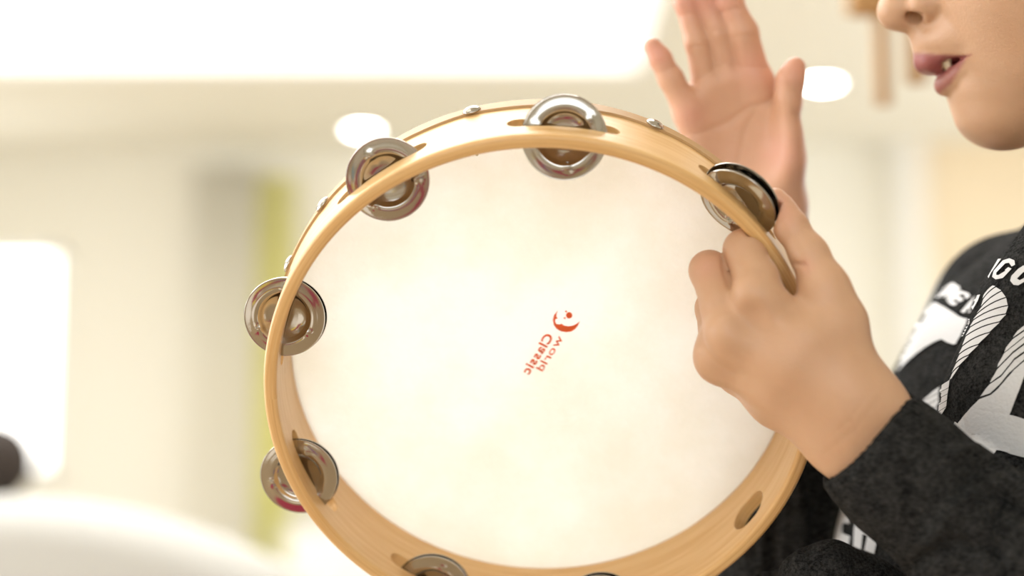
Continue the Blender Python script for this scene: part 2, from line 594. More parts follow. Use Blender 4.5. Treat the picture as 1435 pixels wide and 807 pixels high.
# skin head, slightly proud at the back, with the folded hide edge nailed round the outside
pr = [(0, -TH + 0.0006), (0.03, -TH + 0.0006), (0.06, -TH + 0.0006), (0.09, -TH + 0.0006), (TR - TT - 0.0002, -TH + 0.0006),
      (TR - TT - 0.0002, -TH - 0.0006), (0.09, -TH - 0.0006), (0.05, -TH - 0.0006), (0, -TH - 0.0006)]
V, Fc = lathe(pr, 128)
head = link('drumhead', fix_normals(mesh_from('drumhead', V, Fc)), M_skinhead, tam_root, angle=40)
V, Fc = lathe([(TR + 0.0001, -TH + 0.0078), (TR + 0.0011, -TH + 0.0074), (TR + 0.0012, -TH - 0.0006), (TR - 0.0008, -TH - 0.0014),
               (TR - TT, -TH - 0.0014), (TR - TT, -TH - 0.0004), (TR + 0.0001, -TH - 0.0004)], 200, closed=True)
me = fix_normals(mesh_from('hide_edge', V, Fc))
for v in me.vertices:      # hand-cut edge: the width wanders a little
    if v.co.z > -TH + 0.005:
        a = math.atan2(v.co.y, v.co.x)
        v.co.z += 0.0006 * math.sin(9 * a + 1) + 0.0004 * math.sin(23 * a)
link('hide_edge', me, M_hide, tam_root, angle=50)

# tacks
prof = [(0, 0.0021), (0.0016, 0.0019), (0.0030, 0.0014), (0.0040, 0.0007), (0.0043, 0.0001), (0.0040, -0.0001), (0, -0.0001)]
V, Fc = lathe(prof, 20)
tack_me = fix_normals(mesh_from('tack', V, Fc))
tack_first = True
for a in [104, 66.5, 46.3 + 1.2, 141.7, 157.2, 24, 185, 223, 264, 304, 345]:
    o = link('tack', tack_me, M_metal if tack_first else [], tam_root); tack_first = False
    t = math.radians(a)
    z = Vector((math.cos(t), math.sin(t), 0)); y = Vector((0, 0, 1)); x = y.cross(z)
    m = Matrix.Identity(4)
    for i in range(3): m[i][0], m[i][1], m[i][2] = x[i], y[i], z[i]
    m.translation = z * (TR + 0.0011) + Vector((0, 0, -TH + 0.0042))
    o.matrix_local = m

# jingles: pairs of dished steel discs on a pin through the slot
JR = 0.0186
def jingle_mesh():
    pr = [(0.0012, 0.0), (0.006, 0.0002), (0.0098, 0.0004), (0.0108, 0.0009), (0.0116, 0.0018), (0.0126, 0.0022), (0.0150, 0.0020),
          (0.0178, 0.0012), (0.0184, 0.0013), (0.0186, 0.0010), (0.0185, 0.0006), (0.0178, 0.0006), (0.0150, 0.0014), (0.0126, 0.0016), (0.0119, 0.0012),
          (0.0110, 0.0003), (0.0098, -0.0002), (0.006, -0.0004), (0.0012, -0.0006)]
    bm = bmesh.new()
    V, Fc = lathe(pr, 72, closed=True)
    vs = [bm.verts.new(v) for v in V]
    for f in Fc: bm.faces.new([vs[i] for i in f])
    for v in bm.verts:      # three pressed dimples
        for k in range(3):
            a = math.radians(90 + 120 * k)
            dd = math.hypot(v.co.x - 0.0122 * math.cos(a), v.co.y - 0.0122 * math.sin(a))
            v.co.z += 0.0011 * math.exp(-(dd / 0.0011) ** 2)
    return bm_mesh('jingle', bm)
J_me = jingle_mesh()
bm = bmesh.new(); bmesh.ops.create_cone(bm, cap_ends=True, segments=14, radius1=0.0010, radius2=0.0010, depth=0.0125)
pin_me = bm_mesh('jingle_pin', bm)
J_me.materials.append(M_metal); pin_me.materials.append(M_metal)
inv_root = tam_root.matrix_world.inverted()
def camn(v):
    return (inv_root.to_3x3() @ Vector(W(np.array(v) ) - W(np.zeros(3)))).normalized()
J = [  # angle, pixel centre, face normal (camera-aligned), roll
    (85.4, (791, 194), (-0.03, -0.985, -0.10), 10),
    (124.2, (543, 251.8), (-0.06, -0.955, -0.20), 60),
    (164.5, (399.5, 443.3), (-0.02, -0.955, -0.26), 100),
    (203.7, (419, 666), (-0.10, -0.95, -0.24), 50),
    (243.4, (604.5, 824), (0.0, -0.93, -0.34), 0),
    (284.0, (832.6, 853), (0.0, -0.93, -0.34), 20),
    (45.8, (1035, 283.6), (-0.54, -0.54, -0.645), 30)]
for a, pc, nn, roll in J:
    t = math.radians(a)
    z = camn(nn)
    base = Vector(((TR - TT / 2) * math.cos(t), (TR - TT / 2) * math.sin(t), -SLOT_D))
    # where the centre of the front disc sits: along the pin, nearest to its photographed centre
    best = None
    for d in np.linspace(0.0115, 0.0175, 25):
        for rr in np.linspace(TR - TT / 2 - 0.0025, TR - TT / 2 + 0.0025, 21):
          for da in (-1.2, -0.8, -0.4, 0, 0.4, 0.8, 1.2):
            q = to_px(tam(a + da, d, rr)[None])[0]
            e = np.hypot(q[0] - pc[0], q[1] - pc[1]) + abs(d - 0.0145) * 1500 + abs(da) * 0.8
            if best is None or e < best[0]: best = (e, d, rr, a + da)
    d, rr, aa = best[1:]
    t2 = math.radians(aa)
    JC = tam(aa, d, rr); JN = np.array(nn) / np.linalg.norm(nn)       # the last one sits against the thumb
    ctr = Vector((rr * math.cos(t2), rr * math.sin(t2), -d))
    x = Vector((-math.sin(t), math.cos(t), 0)); x = (x - z * x.dot(z)).normalized(); y = z.cross(x)
    m = Matrix.Identity(4)
    for i in range(3): m[i][0], m[i][1], m[i][2] = x[i], y[i], z[i]
    m.translation = ctr
    jo = link('jingle', J_me, [], tam_root, angle=60)
    jo.matrix_local = m @ Matrix.Rotation(math.radians(roll), 4, 'Z')
    jb = link('jingle_disc', J_me, [], jo, angle=60)
    jb.matrix_local = Matrix.Translation((0.0004, -0.0005, -0.0020)) @ Matrix.Rotation(math.pi, 4, 'X') @ Matrix.Rotation(math.radians(1.5), 4, 'X')
    pn = link('jingle_pin', pin_me, [], jo)
    mw = Matrix.Translation(base)
    pn.matrix_local = jo.matrix_local.inverted() @ mw

# stamped mark on the skin, read through from the back (mirrored)
def px_head(px, py):
    """photo point -> drum-local xy on the skin"""
    dirn = np.array([(px - CX) / F, 1, -(py - CY) / F]); c = TC - TN * (TH - 0.0006)
    q = dirn * ((c @ TN) / (dirn @ TN)) - c
    return np.array([q @ TU, q @ TV])
Zh = -TH + 0.0006
def flat_part(name, loops, mat, parent, z0=Zh, th=0.00012):
    """thin printed shape from drum-local outlines"""
    bm = bmesh.new()
    for lp in loops:
        vs = [bm.verts.new((p[0], p[1], z0 + th)) for p in lp]
        for t in tessellate_polygon([[Vector((p[0], p[1], 0)) for p in lp]]):
            bm.faces.new([vs[i] for i in t])
    return link(name, bm_mesh(name, bm), mat, parent, smooth=False)
def stroke_mesh(text, size, bold=0.0):
    cu = bpy.data.curves.new('t', 'FONT'); cu.body = text; cu.size = size; cu.offset = bold; cu.resolution_u = 4
    o = bpy.data.objects.new('t', cu); C.objects.link(o)
    bpy.context.view_layer.update()
    me = bpy.data.meshes.new_from_object(o.evaluated_get(bpy.context.evaluated_depsgraph_get()))
    bpy.data.objects.remove(o); bpy.data.curves.remove(cu)
    w = [v.co.x for v in me.vertices]
    return me, (min(w), max(w)) if w else (0, 0)
def stamp(text, p0, p1, xh, bold):
    """mirrored word whose baseline runs from photo point p0 (first letter) to p1"""
    A, B = px_head(*p0), px_head(*p1)
    ax = (B - A); L = np.linalg.norm(ax); ax /= L
    up = np.array([ax[1], -ax[0]])           # mirrored: letters' up is to the left of the run as seen here
    metas, x = [], 0.0
    for ch in text:
        me, (a, b) = stroke_mesh(ch, 1.0, bold)
        metas.append((me, x - a)); x += (b - a) + 0.09
    sc = L / (x - 0.09)
    for (me, off), ch in zip(metas, text):
        for v in me.vertices:
            X, Y = (v.co.x + off) * sc, v.co.y * xh
            q = A + ax * X + up * Y
            v.co = Vector((q[0], q[1], Zh + 0.00012))
        link('stamped_letter', fix_normals(me), M_red, head, smooth=False)
def arc_pts(c, r, a0, a1, n):
    return [(c[0] + r * math.cos(math.radians(a0 + (a1 - a0) * k / n)), c[1] + r * math.sin(math.radians(a0 + (a1 - a0) * k / n))) for k in range(n + 1)]
mooN = [(782, 434.5), (776.5, 441), (774.6, 448), (776, 455), (780, 460.5), (786, 464), (793, 465.2), (800, 464.5), (806, 461), (810, 456), (812.8, 449.5),
        (808, 453.5), (803, 456), (797, 457), (791, 456.2), (786.5, 453.2), (784.5, 454.5), (780, 453.8), (777.8, 450.2), (778.6, 447), (781.5, 446), (779.8, 443.2), (780.2, 439)]
flat_part('stamped_emblem', [[px_head(*p) for p in mooN]], M_red, head)
for c, r in (((797.6, 441.6), 4.5), ((793.2, 436.2), 1.4), ((791.4, 445.4), 1.4)):
    flat_part('stamped_dot', [[px_head(*p) for p in arc_pts(c, r, 0, 345, 23)]], M_red, head)
stamp('Classic', (776.0, 471.5), (741.0, 525.0), 0.0063, 0.028)
stamp('world', (790.0, 473.5), (760.0, 520.5), 0.0053, 0.012)

# ------------------------------------------------------------------ the boy
def rim_sdf(p):
    """distance to the solid drum wall (slots ignored)"""
    q = p - TC
    z = q @ TN
    r = np.sqrt((q @ TU) ** 2 + (q @ TV) ** 2)
    dx = np.abs(r - (TR - TT / 2)) - TT / 2
    dz = np.abs(z + TH / 2) - TH / 2
    return np.minimum(np.maximum(dx, dz), 0) + np.hypot(np.maximum(dx, 0), np.maximum(dz, 0)) - 0.0002
def head_plane(p):
    """drum skin slab"""
    q = p - TC
    r = np.sqrt((q @ TU) ** 2 + (q @ TV) ** 2)
    return np.maximum(np.abs(q @ TN + TH) - 0.0014, r - TR)

mm = 0.001
def pts(*a):
    return [(P(x, y, d), r * mm) for (x, y, d, r) in a]

# left hand, closed round the drum wall
def tipp(theta, d, r): return (tam(theta, d, TR - TT - r * mm - 0.0003), r * mm)
fore = union(chain(pts((1330, 720, 0.738, 21), (1250, 645, 0.738, 16), (1224, 586, 0.736, 14.2), (1185, 545, 0.734, 12.8)))
             + chain(pts((1330, 720, 0.738, 21), (1228, 650, 0.739, 14), (1188, 614, 0.739, 13.5), (1160, 575, 0.740, 12.5))), 0.012)
palm = union(chain(pts((1190, 552, 0.733, 13), (1130, 480, 0.732, 11.5), (1067, 426, 0.734, 9.6)))
             + chain(pts((1176, 572, 0.735, 13), (1105, 520, 0.734, 11.5), (1031, 476, 0.737, 9.8)))
             + chain(pts((1163, 586, 0.742, 12.5), (1090, 545, 0.744, 11), (1011, 501, 0.752, 9.4), (1015, 466, 0.751, 9.2)))
             + chain(pts((1160, 594, 0.750, 11.5), (1090, 561, 0.756, 10), (1033, 523, 0.768, 8.2)))
             + chain(pts((1194, 545, 0.737, 12), (1172, 455, 0.737, 11.6), (1156, 404, 0.737, 9.8))), 0.010)
thumb = union(chain(pts((1156, 404, 0.737, 9.8), (1134, 356, 0.742, 7.9), (1108, 317, 0.7475, 6.9), (1095, 294, 0.7505, 5.6), (1086.5, 277.5, 0.752, 4.6))), 0.004)
fi = [
    chain([pts((1069, 426, 0.734, 9.6))[0], pts((1060, 392, 0.740, 9.5))[0], pts((1043, 350, 0.751, 8.8))[0], pts((1052, 357, 0.772, 7.4))[0], tipp(25, 0.036, 6.2)]),
    chain([pts((1031, 476, 0.737, 9.4))[0], pts((1012, 430, 0.744, 9.0))[0], pts((994, 379, 0.756, 8.5))[0], pts((1012, 382, 0.778, 7.2))[0], tipp(16, 0.036, 6.0)]),
    chain([pts((1011, 501, 0.752, 9.2))[0], pts((1001, 432, 0.774, 8.2))[0], pts((1022, 425, 0.790, 7.0))[0], tipp(8, 0.037, 5.8)]),
    chain([pts((1033, 523, 0.768, 8.0))[0], pts((1018, 478, 0.786, 7.2))[0], pts((1040, 470, 0.797, 6.2))[0], tipp(1, 0.0375, 5.2)])]
fi = [union(c, 0.003) for c in fi]
knuck = [sdf_ball(P(1054, 409, 0.7315), 0.0078), sdf_ball(P(1016, 464, 0.7345), 0.0078), sdf_ball(P(1001, 494, 0.748), 0.0062)]
def left_hand(p):
    d = smin(fore(p), palm(p), 0.016)
    fg = fi[0](p)
    for g in fi[1:]: fg = smin(fg, g(p), 0.0012)
    d = smin(d, fg, 0.006)
    d = smin(d, thumb(p), 0.006)
    for k in knuck: d = smin(d, k(p), 0.006)
    # hollows between the knuckles
    for c, r in ((P(1050, 448, 0.7205), 5.0), (P(1115, 425, 0.7195), 5.5)):
        d = smax(d, -(np.linalg.norm(p - c, axis=1) - r * mm), 0.007)
    # the wall presses into the grip
    d = smax(d, -rim_sdf(p), 0.0012)
    d = smax(d, -head_plane(p), 0.001)
    q = p - JC; z = q @ JN; r = np.sqrt(np.maximum((q * q).sum(1) - z * z, 0))
    d = smax(d, -np.maximum(np.abs(z + 0.0008) - 0.0043, r - 0.0193), 0.0012)
    return d
Vl, Ql = surface(left_hand, P(930, 740, 0.70) * [1, 1, 1] - [0.01, 0, 0.01], P(1360, 235, 0.83), 0.0011)
Vl = crease(Vl, Ql, [
    ([(1012, 350), (1014, 375), (1023, 405)], 2.6, 0.0010),
    ([(1113, 321), (1124, 313), (1131, 311)], 1.8, 0.0004), ([(1118, 326), (1129, 317)], 1.6, 0.0003),
    ([(1112, 369), (1120, 371), (1128, 371)], 2.6, 0.0012),
    ([(1150, 640), (1200, 600), (1245, 540)], 2.0, 0.00025), ([(1142, 628), (1190, 590), (1232, 530)], 2.0, 0.0002),
    ([(1099, 268), (1103, 276), (1105, 285)], 1.8, 0.0006)])

# right hand, open, palm to the viewer, behind the drum
rfore = union(chain(pts((1085, 290, 0.884, 12.5), (1086, 345, 0.890, 14), (1080, 480, 0.898, 22)))
              + chain(pts((1048, 290, 0.887, 12.5), (1044, 345, 0.891, 14), (1056, 480, 0.898, 22))), 0.012)
rpalm = union(chain(pts((1076, 282, 0.885, 12), (1070, 200, 0.879, 10.5), (1060, 118, 0.873, 9.0)))
              + chain(pts((1060, 285, 0.886, 12), (1042, 200, 0.882, 10.5), (1023, 116, 0.875, 8.8)))
              + chain(pts((1048, 286, 0.886, 12), (1017, 200, 0.882, 10.5), (992, 130, 0.875, 8.2)))
              + chain(pts((1040, 290, 0.886, 12), (995, 215, 0.880, 10.5), (966, 160, 0.873, 7.6)))
              + chain(pts((1088, 285, 0.878, 13), (1091, 225, 0.868, 11.5), (1094, 190, 0.863, 9.4))), 0.011)
rthumb = union(chain(pts((1094, 192, 0.863, 9.3), (1102, 143, 0.858, 7.2), (1108, 112, 0.856, 6.6), (1114, 95, 0.856, 5.4))), 0.004)
rf = [
    chain(pts((1059, 116, 0.873, 8.6), (1041, 46, 0.867, 7.6), (1022, 2, 0.866, 6.5), (1006, -42, 0.868, 5.3))),
    chain(pts((1022, 112, 0.875, 8.0), (1005, 46, 0.870, 6.7), (987, -4, 0.869, 6.4), (974, -50, 0.872, 5.2))),
    chain(pts((991, 124, 0.875, 7.2), (976, 60, 0.869, 5.6), (960, 4, 0.869, 5.3), (950, -35, 0.872, 4.7))),
    chain(pts((966, 158, 0.873, 7.4), (940, 110, 0.867, 6.1), (925, 82, 0.865, 5.5), (914.5, 66, 0.865, 4.7)))]
rf = [union(c, 0.003) for c in rf]
def right_hand(p):
    d = smin(rfore(p), rpalm(p), 0.016)
    fg = rf[0](p)
    for g in rf[1:]: fg = smin(fg, g(p), 0.0010)
    d = smin(d, fg, 0.005)
    d = smin(d, rthumb(p), 0.006)
    d = smax(d, -(np.linalg.norm((p - P(1035, 200, 0.850)) / [1.0, 1.0, 1.3], axis=1) - 0.0235), 0.010)   # cupped palm
    d = smax(d, -head_plane(p), 0.001)
    return d
Vr, Qr = surface(right_hand, P(880, 490, 0.83), P(1180, -80, 0.945) + [0.01, 0, 0.01], 0.0012)
Vr = crease(Vr, Qr, [
    ([(975, 116), (985, 108), (999, 98)], 3, 0.0007), ([(999, 96), (1012, 91), (1028, 90)], 3, 0.0007), ([(1030, 92), (1050, 95), (1076, 94)], 3, 0.0007),
    ([(967, 68), (978, 64), (990, 64)], 3, 0.0006), ([(994, 46), (1006, 42), (1018, 41)], 3, 0.0006), ([(1023, 54), (1042, 50), (1062, 51)], 3, 0.0007),
    ([(955, 22), (965, 20), (975, 20)], 3, 0.0005), ([(1010, 18), (1022, 14), (1040, 12)], 3, 0.0005),
    ([(932, 100), (940, 96), (950, 92)], 3, 0.0005), ([(916, 92), (926, 88), (933, 84)], 3, 0.0004),
    ([(950, 192), (985, 185), (1020, 172), (1050, 150), (1082, 140)], 4, 0.0009), ([(1082, 142), (1062, 150), (1045, 180), (1035, 230)], 4, 0.0008)])

# head, seen in profile
DH = 0.84
def H(px, py, lat=0.0):
    """point on the head: photo position in the mid plane, then shifted towards (-) or away from (+) the viewer"""
    q = P(px, py, DH); q[1] += lat
    return q
def rotxz(deg):
    a = math.radians(deg); return np.array([[math.cos(a), 0, -math.sin(a)], [0, 1, 0], [math.sin(a), 0, math.cos(a)]])
skull = [sdf_ell(H(1518, -200), (0.088, 0.071, 0.083)), sdf_ell(H(1462, -60), (0.056, 0.060, 0.072))]
faceb = [sdf_ell(H(1442, 0), (0.047, 0.046, 0.052))]
for s in (-1, 1):
    faceb += [sdf_cone(H(1402, 153, s * 0.008), H(1600, 60, s * 0.050), 0.0155, 0.024),
              sdf_cone(H(1432, 75, s * 0.024), H(1520, 40, s * 0.048), 0.022, 0.026),
              sdf_ell(H(1412, -25, s * 0.034), (0.028, 0.024, 0.028))]
chin = [sdf_ell(H(1391, 161), (0.0165, 0.020, 0.0140)), sdf_cone(H(1385, 140), H(1425, 155), 0.0135, 0.017)]
muz = [sdf_ell(H(1348, 60), (0.0222, 0.0245, 0.0125)), sdf_cone(H(1302, 55), H(1304, 78), 0.0070, 0.0065)]
lowm = [sdf_ell(H(1380, 124), (0.0165, 0.022, 0.0110))]
PXH = DH / F
ulip = [c for s in (-1, 1) for c in chain([(H(1296.5, 87), 14.6 * PXH), (H(1300, 87.5, s * 0.005), 13.5 * PXH), (H(1314, 80, s * 0.0125), 6.3 * PXH), (H(1352, 80.5, s * 0.0215), 3.0 * PXH)])]
ulip += [sdf_cone(H(1308, 93, -0.004), H(1308, 93, 0.004), 11.5 * PXH, 11.5 * PXH)]
llip = [c for s in (-1, 1) for c in chain([(H(1325, 119), 14.5 * PXH), (H(1332, 111, s * 0.0085), 12.5 * PXH), (H(1342, 98, s * 0.0165), 8 * PXH), (H(1352, 84, s * 0.0215), 3.5 * PXH)])]
nose = [sdf_cone(H(1257.5, 14.5), H(1300, -110), 0.0086, 0.0060), sdf_cone(H(1257.5, 15.5), H(1290, 40), 0.0080, 0.0045), sdf_cone(H(1270, 0), H(1312, -14), 0.009, 0.011)]
ala = [sdf_ell(H(1290, 13, s * 0.0135), (0.0088, 0.0062, 0.0076)) for s in (-1, 1)]
nost = [sdf_ell(H(1272.5, 29.5, s * 0.0125), (0.0048, 0.0070, 0.0025), rotxz(-4)) for s in (-1, 1)] + [sdf_ell(H(1277, 20, s * 0.0072), (0.0046, 0.0034, 0.0062)) for s in (-1, 1)]
def prism(poly, half, rnd):
    """mouth opening: outline in the profile plane carried through sideways"""
    pl = np.array([H(x, y)[[0, 2]] for x, y in poly])
    ce = pl.mean(0)
    def f(p):
        q = p[:, [0, 2]] * (DH / p[:, 1])[:, None]
        d = np.full(len(p), -1e9)
        for i in range(len(pl)):
            u, v = pl[i], pl[(i + 1) % len(pl)]
            nn = np.array([v[1] - u[1], u[0] - v[0]]); nn /= np.linalg.norm(nn)
            if (ce - u) @ nn > 0: nn = -nn
            d = np.maximum(d, (q - u) @ nn)
        return smax(d, np.abs(p[:, 1] - DH) - half, 0.002) 
    return f
mouth = prism([(1306, 81), (1330, 80), (1354, 79.5), (1319, 105), (1310, 107)], 0.030, 0)
teeth = [sdf_ell(H(1319 + abs(k) * 3, 86, k * 0.0072), (0.0022, 0.0039, 0.0048)) for k in (-1, 0, 1)]
eyes = [sdf_ell(H(1318, -116, s * 0.032), (0.012, 0.015, 0.0095)) for s in (-1, 1)]
eyeb = [sdf_ball(H(1353, -116, s * 0.031), 0.0110) for s in (-1, 1)]
lids = [sdf_cone(H(1324, -131, s * 0.021), H(1342, -129, s * 0.041), 0.0040, 0.0032) for s in (-1, 1)] + [sdf_cone(H(1327, -99, s * 0.024), H(1343, -103, s * 0.041), 0.0030, 0.0026) for s in (-1, 1)]
ears = [sdf_ell(H(1560, -60, s * 0.072), (0.017, 0.006, 0.028), rotxz(-15)) for s in (-1, 1)]
earh = [sdf_ell(H(1553, -63, s * 0.079), (0.010, 0.005, 0.017), rotxz(-15)) for s in (-1, 1)]
neck = [sdf_cone(H(1620, 40, 0.01), H(1650, 380, 0.05), 0.043, 0.052)]
f_sk = union(skull, 0.03); f_fb = union(faceb, 0.015); f_ch = union(chin, 0.010); f_mz = union(muz, 0.008); f_lm = union(lowm, 0.01)
f_ul = union(ulip, 0.002); f_ll = union(llip, 0.002); f_no = union(nose, 0.006); f_al = union(ala, 0.002); f_nk = union(neck, 0.02)
f_te = union(teeth, 0.0008)
def head_f(p):
    d = smin(f_sk(p), f_fb(p), 0.025)
    d = smin(d, f_nk(p), 0.018)
    d = smin(d, f_ch(p), 0.008)
    d = smin(d, f_lm(p), 0.008)
    d = smin(d, f_mz(p), 0.008)
    for e in eyes: d = smax(d, -e(p), 0.008)
    for e in eyeb: d = smin(d, e(p), 0.002)
    for e in lids: d = smin(d, e(p), 0.003)
    d = smin(d, f_no(p), 0.006)
    d = smin(d, f_al(p), 0.0042)
    for e in nost: d = smax(d, -e(p), 0.0016)
    d = smax(d, -mouth(p), 0.0014)
    d = smin(d, f_ul(p), 0.0022)
    d = smin(d, f_ll(p), 0.0022)
    d = np.minimum(d, f_te(p))
    for e in ears: d = smin(d, e(p), 0.006)
    for e in earh: d = smax(d, -e(p), 0.004)
    return d
Vh, Qh = surface(head_f, (H(1200, 0) - [0.0, 0.105, 0.125]), (H(1790, -460) + [0.02, 0.125, 0.0]), 0.0013, newton=2)

Vh = crease(Vh, Qh, [([(1308, -8), (1317, 6), (1315, 20), (1307, 31), (1297, 37)], 5, 0.0007), 
                     ([(1322, 20), (1338, 45), (1350, 66)], 9, 0.0006)])

# covered core that joins head and arms
DT = 0.895
LAT = 0.66
def wide(fn, D):
    def f(p):
        q = p.copy(); q[:, 1] = D + (p[:, 1] - D) * LAT
        return fn(q)
    return f
t_core = wide(union(chain(pts((1590, 465, DT, 64), (1505, 565, DT, 68), (1410, 800, DT, 66), (1390, 1100, DT, 66))), 0.02), DT)
l_arm = union(chain(pts((1320, 712, 0.738, 24), (1420, 790, 0.735, 29), (1580, 900, 0.745, 33), (1600, 700, 0.765, 37), (1590, 470, 0.800, 40), (1580, 440, 0.87, 40))), 0.01)
r_arm = union(chain(pts((1068, 470, 0.897, 22), (1074, 560, 0.898, 27), (1103, 790, 0.925, 33), (1290, 630, 0.965, 33), (1430, 445, 0.975, 36), (1520, 430, 0.94, 40))), 0.01)
def core_f(p):
    d = smin(t_core(p), l_arm(p), 0.01)
    d = smin(d, r_arm(p), 0.01)
    return smin(d, f_nk(p), 0.02)
Vc, Qc = surface(core_f, P(1000, 1180, 0.92) - [0.02, 0.26, 0.0], P(1700, 300, 0.9) + [0.06, 0.16, 0.02], 0.005, newton=1)

# one skin: the four fields are joined into a single surface
def as_world(name, V, Q): return np_mesh(name, W(V), Q)
body_me = apply_bool(as_world('a', Vc, Qc), [as_world('b', Vl, Ql), as_world('c', Vr, Qr), as_world('d', Vh, Qh)], 'UNION', 'MANIFOLD')
print('BODY', len(body_me.vertices), len(Vc), len(Vl), len(Vr), len(Vh))
FEET = np.array([0.315, 1.0, 0.0])
person = tag(empty('person', Matrix.Translation(FEET)),
             'boy in a charcoal sweater with white print, gripping the tambourine, other palm raised', 'person')
def shift(me):
    me.transform(Matrix.Translation(-Vector(FEET))); me.update()
    return me
n = len(body_me.vertices); co = np.empty(n * 3, np.float32); body_me.vertices.foreach_get('co', co)
cam_v = IW(co.reshape(-1, 3)); bp = to_px(cam_v)
tone = np.zeros((n, 4), np.float32); tone[:, 3] = 1
hd = (cam_v[:, 1] > 0.74) & (bp[:, 0] > 1255) & (bp[:, 1] < 160) & (cam_v[:, 0] > 0.17)
hv = cam_v[hd].astype(float)
hq = np.stack([CX + hv[:, 0] * F / hv[:, 1], CY - hv[:, 2] * F / hv[:, 1]], 1)
def inside(q, poly, soft):
    poly = np.array(poly, float); ins = np.zeros(len(q), bool)
    for (x1, y1), (x2, y2) in zip(poly, np.roll(poly, -1, 0)):
        c = (y1 > q[:, 1]) != (y2 > q[:, 1])
        ins ^= c & (q[:, 0] < (x2 - x1) * (q[:, 1] - y1) / ((y2 - y1) if y2 != y1 else 1e-9) + x1)
    dd = seg_dist(q, np.vstack([poly, poly[:1]]))
    return np.clip(0.5 + np.where(ins, dd, -dd) / soft * 0.5, 0, 1)
lm = np.maximum(inside(hq, [(1270, 74), (1300, 75), (1330, 77), (1353, 78.5), (1356, 81), (1312, 109), (1296, 107), (1270, 95)], 2.5),
                0.85 * inside(hq, [(1313, 103), (1320, 101), (1353, 79), (1351, 88), (1333, 117), (1317, 132), (1300, 132), (1300, 110)], 2.5))  # upper lip darker than lower: its underside shade put into the tone
te = np.clip(1 - (f_te(hv) - 0.00005) / 0.0003, 0, 1)
inm = np.clip(1 - (mouth(hv) - 0.0004) / 0.0008, 0, 1)
tone[hd, 0] = np.maximum(lm, inm) * (1 - te); tone[hd, 2] = te
def blob(x, y, r, dmin, dmax):
    return np.exp(-(((bp[:, 0] - x) ** 2 + (bp[:, 1] - y) ** 2) / r ** 2)) * ((cam_v[:, 1] > dmin) & (cam_v[:, 1] < dmax))
fl = 0.30 * ((cam_v[:, 1] > 0.845) & (bp[:, 1] < 300) & (bp[:, 0] < 1135) & (cam_v[:, 0] < 0.16)).astype(float)
for x, y, r in ((914, 66, 22), (925, 80, 20), (1115, 95, 25), (1015, -10, 35), (985, -10, 35), (955, 0, 30), (1055, 95, 30), (1095, 215, 30), (965, 160, 25)):
    fl += 0.45 * blob(x, y, r, 0.845, 0.90)
for x, y, r in ((1087, 278, 18), (990, 372, 20), (1100, 300, 25), (1130, 372, 12)):
    fl += 0.4 * blob(x, y, r, 0.70, 0.79)
tone[:, 1] = np.clip(fl, 0, 1)
a = body_me.color_attributes.new('tone', 'FLOAT_COLOR', 'POINT')
a.data.foreach_set('color', tone.ravel())
body_me.materials.clear()
link('body', shift(body_me), M_body, person)

# hair cap (outside the frame, kept so that the head is whole)
M_hair = plain('dark_hair', (0.035, 0.02, 0.012), 0.5, bump=0.6, bscale=120)
hair_f0 = union([sdf_ell(H(1526, -212), (0.098, 0.080, 0.090)), sdf_ell(H(1596, -120), (0.062, 0.070, 0.070))], 0.02)
def hair_f(p):
    q = to_px(p)
    d = hair_f0(p)
    cutp = (p - H(1330, -250)) @ np.array([-0.72, 0.0, -0.69])       # hairline across the forehead and past the ears
    d = smax(d, cutp - 0.022, 0.008)
    for s in (-1, 1): d = smax(d, -(np.linalg.norm((p - H(1545, -50, s * 0.085)) / [1, 1.2, 1.2], axis=1) - 0.032), 0.006)
    return d
V, Q = surface(hair_f, H(1200, 180) - [0.0, 0.10, 0.0], H(1850, -530) + [0.0, 0.10, 0.0], 0.003, newton=1)
Nh = vnormals(V, Q)
cr = V - H(1560, -400)
az = np.arctan2(cr[:, 1], cr[:, 0]) + 6 * np.linalg.norm(cr, axis=1)
V = V + Nh * (0.0016 * np.sin(38 * az) + 0.0012 * np.sin(71 * az + 1.3) + 0.0022 * np.sin(11 * az + 40 * cr[:, 2]))[:, None]
link('hair', shift(np_mesh('hair', W(V), Q)), M_hair, person)

# eyes and brows
m, nt, b = new_mat('eye')
tc = nd(nt, 'ShaderNodeTexCoord'); vd = nd(nt, 'ShaderNodeVectorMath', operation='DOT_PRODUCT'); nv = nd(nt, 'ShaderNodeVectorMath', operation='NORMALIZE')
nt.links.new(tc.outputs['Object'], nv.inputs[0]); nt.links.new(nv.outputs[0], vd.inputs[0]); vd.inputs[1].default_value = (-0.94, -0.05, -0.33)
rp = nd(nt, 'ShaderNodeValToRGB'); rp.color_ramp.interpolation = 'CONSTANT'
rp.color_ramp.elements[0].color = (0.85, 0.83, 0.80, 1); rp.color_ramp.elements[1].position = 0.86; rp.color_ramp.elements[1].color = (0.06, 0.03, 0.015, 1)
e = rp.color_ramp.elements.new(0.965); e.color = (0.004, 0.004, 0.004, 1)
nt.links.new(vd.outputs['Value'], rp.inputs[0]); nt.links.new(rp.outputs[0], b.inputs['Base Color']); b.inputs['Roughness'].default_value = 0.08
M_eye = m
